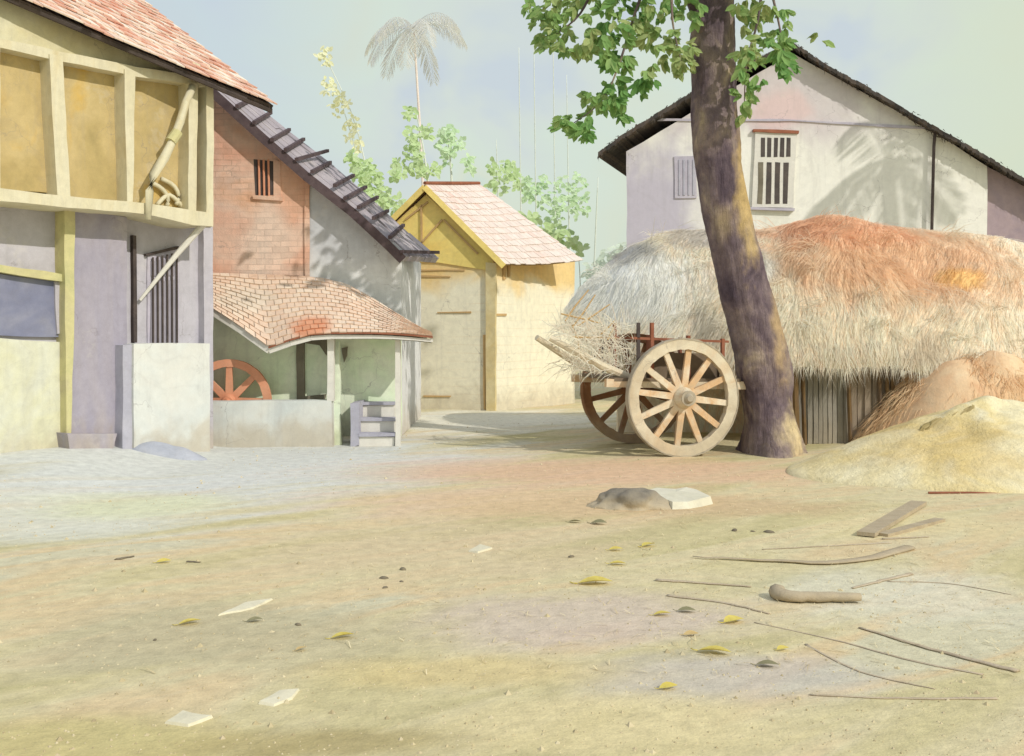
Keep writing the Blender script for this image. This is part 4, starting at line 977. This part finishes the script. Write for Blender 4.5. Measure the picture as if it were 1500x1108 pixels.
leaf(240, 826, 22, .5, 'yleaf', 'small ochre leaf between two dark twigs at the left')
leaf(278, 914, 34, .5, 'yleaf', 'yellow leaf with a dark stalk left of the grey-green leaf')
leaf(502, 935, 36, .4, 'yleaf', 'bright yellow leaf alone left of the middle of the foreground')
leaf(441, 953, 20, .8, 'tleaf', 'small tan leaf just left of the bright yellow leaf')
leaf(373, 910, 24, .2, 'gleaf', 'grey-green dry leaf between the yellow leaf and a small pebble')
leaf(950, 802, 28, .7, 'yleaf', 'tilted yellow leaf upper right of the close leaf trio')
leaf(902, 808, 22, 0.1, 'yleaf', 'small yellow leaf left of the tilted yellow leaf')
leaf(905, 829, 26, .0, 'yleaf', 'pale yellow leaf lying straight below the small yellow one')
leaf(872, 857, 52, -.05, 'yleaf', 'longest yellow leaf lying flat below the leaf trio')
leaf(970, 904, 28, .1, 'yleaf', 'faded yellow leaf touching a browner curled leaf')
leaf(1006, 898, 28, -.1, 'gleaf', 'browner curled leaf right of a faded yellow leaf')
leaf(1075, 914, 40, .55, 'yleaf', 'broad yellow leaf tilted up at its right end near the long shadow streaks')
leaf(1012, 936, 24, .1, 'tleaf', 'pale tan leaf below the browner curled leaf')
leaf(1047, 963, 50, -.35, 'yleaf', 'long yellow leaf slanting down to the right above the mauve earth')
leaf(1147, 956, 24, .5, 'yleaf', 'small yellow leaf right of the long slanting leaf')
leaf(1124, 981, 34, -.3, 'gleaf', 'thin brown curled leaf below the small yellow leaf')
leaf(979, 1013, 30, .25, 'yleaf', 'lowest yellow leaf lying alone near the bottom of the yard')
leaf(842, 767, 20, .0, 'gleaf', 'small olive leaf left of its twin below the dark rock')
leaf(877, 769, 26, -.4, 'gleaf', 'larger olive leaf below the dark rock')
pm = None
def pebble(px, py, lpx, label, group='dark pebbles on the earth'):
    global pm
    p = G(px, py); s = lpx * p.y / F * .5
    if pm is None: pm = ob = rock_mesh((0, 0, 0), 1, .7, .5, 5.1, 2, .3).build('pebble', M['pebble'], smooth=True)
    else: ob = pm.copy(); C.objects.link(ob)
    ob.location = p; ob.scale = (s, s, s * R.uniform(.8, 1.2)); ob.rotation_euler = (0, 0, R.uniform(0, 6))
    tag(ob, label, 'pebble', group)
pebble(1076, 780, 12, 'left pebble of the row of three below the tree')
pebble(1103, 781, 8, 'smallest middle pebble of the row of three below the tree')
pebble(1126, 782, 16, 'right and largest pebble of the row of three below the tree')
pebble(437, 915, 12, 'grey pebble right of the grey-green dry leaf')
pebble(837, 816, 12, 'small brown pebble left of the leaf trio')
pebble(590, 834, 13, 'topmost pebble of the loose cluster in the middle of the track')
pebble(562, 847, 14, 'widest pebble of the loose cluster in the middle of the track')
pebble(588, 852, 8, 'right lower pebble of the loose cluster in the middle of the track')
pebble(564, 861, 10, 'lowest pebble of the loose cluster in the middle of the track')
pebble(227, 936, 8, 'tiny reddish pebble lower left of the yellow leaf')
def stick(pts, w, label, mk='stick', name='stick_or_shade', flat_=.3, group='sticks and solid shadow streaks in the yard', shade_plank=False, z=0, cat='stick', wtip=.5):  # taupe ones on the right are solid shapes standing in for ground shadows
    q = [G(x, y) for x, y in pts]; r_ = w * 1.45 * q[0].y / F / 2
    for a in q: a.z += r_ * flat_ * .8 + z
    mb = MB()
    q2 = curve([tuple(a) for a in q], 14)
    for i, a in enumerate(q2): q2[i] = a + Vector((R.uniform(-.3, .3) * r_, R.uniform(-.3, .3) * r_, 0))
    if shade_plank:
        for i in range(1): bar(mb, q2[0], q2[-1], r_ * 2.6, .03)
    else: tube(mb, q2, [r_ * (1 - (1 - wtip) * i / 14) for i in range(15)], 8, flat=flat_, rough=.1)
    c = sum(q, Vector()) / len(q)
    return tag(mb.build(name, M[mk], loc=c, smooth=not shade_plank), label, cat, group)
stick([(1268, 787), (1347, 738)], 14, 'short solid taupe shadow streak pointing up right at the edge of the sand mound', 'shade_plank', 'shade_plank', shade_plank=True, cat='shade_plank', z=.01)
stick([(1292, 785), (1377, 763)], 9, 'narrower solid taupe shadow streak fanned out right of the short one', 'shade_plank', 'shade_plank', shade_plank=True, cat='shade_plank')
stick([(1292, 790), (1360, 787)], 5, 'thin solid shadow streak under the two fanned ones')
stick([(1332, 805), (1240, 824), (1130, 822), (1012, 819)], 15, 'long thick tapered solid shadow streak below the fanned ones', 'shade_plank', wtip=.15)
stick([(1305, 796), (1117, 805)], 4, 'thin straight solid shadow streak just above the long thick one')
stick([(962, 851), (1030, 855), (1100, 860)], 7, 'taupe solid shadow streak left of the short thick one, upper of the pair')
stick([(977, 873), (1060, 884), (1127, 901)], 6, 'taupe solid shadow streak left of the short thick one, lower of the pair')
stick([(1138, 874), (1160, 882), (1257, 883)], 18, 'short thick solid shadow streak lying alone in the lower right', 'shade_plank', 'shade_log', cat='shade_log', wtip=.6, flat_=.8)
stick([(1335, 840), (1290, 850), (1247, 861)], 7, 'short solid shadow streak above and right of the short thick one')
stick([(1490, 984), (1380, 955), (1260, 920)], 10, 'thickest long solid shadow streak slanting to the right edge', wtip=.4)
stick([(1440, 988), (1330, 966), (1230, 940), (1105, 914)], 5, 'long thin curved solid shadow streak below the slanting one', wtip=.5)
stick([(1460, 1024), (1320, 1025), (1185, 1021)], 6, 'lowest long solid shadow streak lying level near the bottom right corner')
stick([(1300, 850), (1390, 853), (1480, 868)], 3, 'thinnest solid shadow streak running to the right edge above the slanting one')
stick([(1180, 946), (1260, 985), (1370, 1010)], 4, 'faint thin solid shadow streak between the curved one and the lowest')
stick([(172, 823), (196, 818)], 6, 'dark short twig at the far left of the foreground', 'pebble')
stick([(275, 824), (294, 825)], 5, 'dark tiny twig right of the small ochre leaf', 'pebble')
# leaf blades added in place of a shadow stroke on the sand mound crest
fc = Vector((4.95, 11.5, .55)); mb = MB()
fp = Plane((0, 11.9, 0), (0, -1, 0)); fa, fb = fp.hit(1322, 640), fp.hit(1424, 594)
for k in range(70):
    p = fa.lerp(fb, R.random()); d = (fa - fb).normalized() + Vector((R.uniform(-.25, .25), R.uniform(-.5, -.1), R.uniform(-.35, .05)))
    blade(mb, p + Vector((0, R.uniform(-.1, .05), R.uniform(0, .03))), d.normalized(), R.uniform(.15, .3), R.uniform(.008, .018), R.random())
tag(mb.build('shade_frond', M['shadefrond'], loc=fa, recalc=False), 'olive brown leaf blades standing in for a shadow stroke across the crest of the sand mound', 'frond')
# red stick on the sand mound
mb = MB(); a, b = Vector((4.15, 10.75, .10)), Vector((4.95, 10.75, .19))
sp = Plane((0, 10.5, 0), (0, -1, 0)); a, b = sp.hit(1360, 722), sp.hit(1486, 725)
tube(mb, [a, a.lerp(b, .5) + Vector((0, 0, .01)), b], .012, 6); tag(mb.build('red_stick', M['redwood'], loc=a), 'thin red-brown stick lying across the yellow sand mound', 'stick')

# ------------------------------------------------------------------ LIGHT, SKY, CAMERA
to_sun = Vector((.62, -.58, .60)).normalized()
w = bpy.data.worlds.new('World'); SC.world = w; w.use_nodes = True
nt = w.node_tree; N, Lk = nt.nodes, nt.links; N.clear()
out = N.new('ShaderNodeOutputWorld'); bg = N.new('ShaderNodeBackground'); bg.inputs['Strength'].default_value = .1
sky = N.new('ShaderNodeTexSky'); sky.sky_type = 'NISHITA'; sky.sun_disc = False
sky.sun_elevation = math.asin(to_sun.z); sky.sun_rotation = math.atan2(to_sun.x, to_sun.y)
sky.dust_density = 4; sky.air_density = 1.2
tc = N.new('ShaderNodeTexCoord'); n1 = N.new('ShaderNodeTexNoise'); n1.inputs['Scale'].default_value = 5.5; n1.inputs['Detail'].default_value = 4; n1.inputs['Distortion'].default_value = .6
Lk.new(tc.outputs['Generated'], n1.inputs['Vector'])
rp = N.new('ShaderNodeValToRGB'); el = rp.color_ramp.elements
HAZE = 12.7
while len(el) < 5: el.new(.5)
for e, (p_, c_) in zip(el, ((.34, srgb(186, 196, 202)), (.42, srgb(194, 203, 198)), (.52, srgb(196, 208, 196)), (.62, srgb(198, 206, 190)), (.68, srgb(190, 204, 194)))): e.position = p_; e.color = c_
Lk.new(n1.outputs['Fac'], rp.inputs['Fac'])
sx = N.new('ShaderNodeSeparateXYZ'); Lk.new(tc.outputs['Generated'], sx.inputs[0])
mr = N.new('ShaderNodeMapRange'); mr.interpolation_type = 'SMOOTHSTEP'
for k, v in zip(('From Min', 'From Max', 'To Min', 'To Max'), (-.30, -.08, .6, 0)): mr.inputs[k].default_value = v
Lk.new(sx.outputs['X'], mr.inputs['Value'])
m1 = N.new('ShaderNodeMix'); m1.data_type = 'RGBA'; Lk.new(mr.outputs[0], m1.inputs[0]); Lk.new(rp.outputs[0], m1.inputs[6]); m1.inputs[7].default_value = srgb(176, 190, 208)
mr2 = N.new('ShaderNodeMapRange'); mr2.interpolation_type = 'SMOOTHSTEP'
for k, v in zip(('From Min', 'From Max', 'To Min', 'To Max'), (.28, .42, 0, .7)): mr2.inputs[k].default_value = v
Lk.new(sx.outputs['X'], mr2.inputs['Value'])
m2 = N.new('ShaderNodeMix'); m2.data_type = 'RGBA'; Lk.new(mr2.outputs[0], m2.inputs[0]); Lk.new(m1.outputs[2], m2.inputs[6]); m2.inputs[7].default_value = srgb(198, 206, 182)
mr3 = N.new('ShaderNodeMapRange'); mr3.interpolation_type = 'SMOOTHSTEP'
for k, v in zip(('From Min', 'From Max', 'To Min', 'To Max'), (.30, .62, 0, .85)): mr3.inputs[k].default_value = v
Lk.new(sx.outputs['Z'], mr3.inputs['Value'])
m4 = N.new('ShaderNodeMix'); m4.data_type = 'RGBA'; Lk.new(mr3.outputs[0], m4.inputs[0]); Lk.new(m2.outputs[2], m4.inputs[6]); m4.inputs[7].default_value = srgb(190, 198, 214)
vm = N.new('ShaderNodeVectorMath'); vm.operation = 'SCALE'; vm.inputs['Scale'].default_value = HAZE; Lk.new(m4.outputs[2], vm.inputs[0])
m3 = N.new('ShaderNodeMix'); m3.data_type = 'RGBA'; m3.inputs[0].default_value = .92; Lk.new(sky.outputs[0], m3.inputs[6]); Lk.new(vm.outputs[0], m3.inputs[7])
Lk.new(m3.outputs[2], bg.inputs['Color']); Lk.new(bg.outputs[0], out.inputs['Surface'])
sl = bpy.data.lights.new('sun', 'SUN'); sl.energy = 2.55; sl.angle = math.radians(.55); sl.color = (1, .965, .91)
so = bpy.data.objects.new('sun', sl); C.objects.link(so); so.rotation_euler = (-to_sun).to_track_quat('-Z', 'Y').to_euler(); so.location = (20, -10, 20)

cam = bpy.data.cameras.new('camera'); cam.sensor_width = 36; cam.lens = 36 * F / 1500; cam.clip_end = 3000; cam.clip_start = .05
cam.shift_y = -(554 - HY) / 1500
co = bpy.data.objects.new('camera', cam); C.objects.link(co); co.location = (0, 0, HC); co.rotation_euler = (math.radians(90), 0, 0)
SC.camera = co
SC.view_settings.view_transform = 'Standard'; SC.view_settings.look = 'None'; SC.view_settings.exposure = 0; SC.view_settings.gamma = 1
SC.render.engine = 'CYCLES'
SC.cycles.use_denoising = True; SC.cycles.max_bounces = 5; SC.cycles.diffuse_bounces = 3
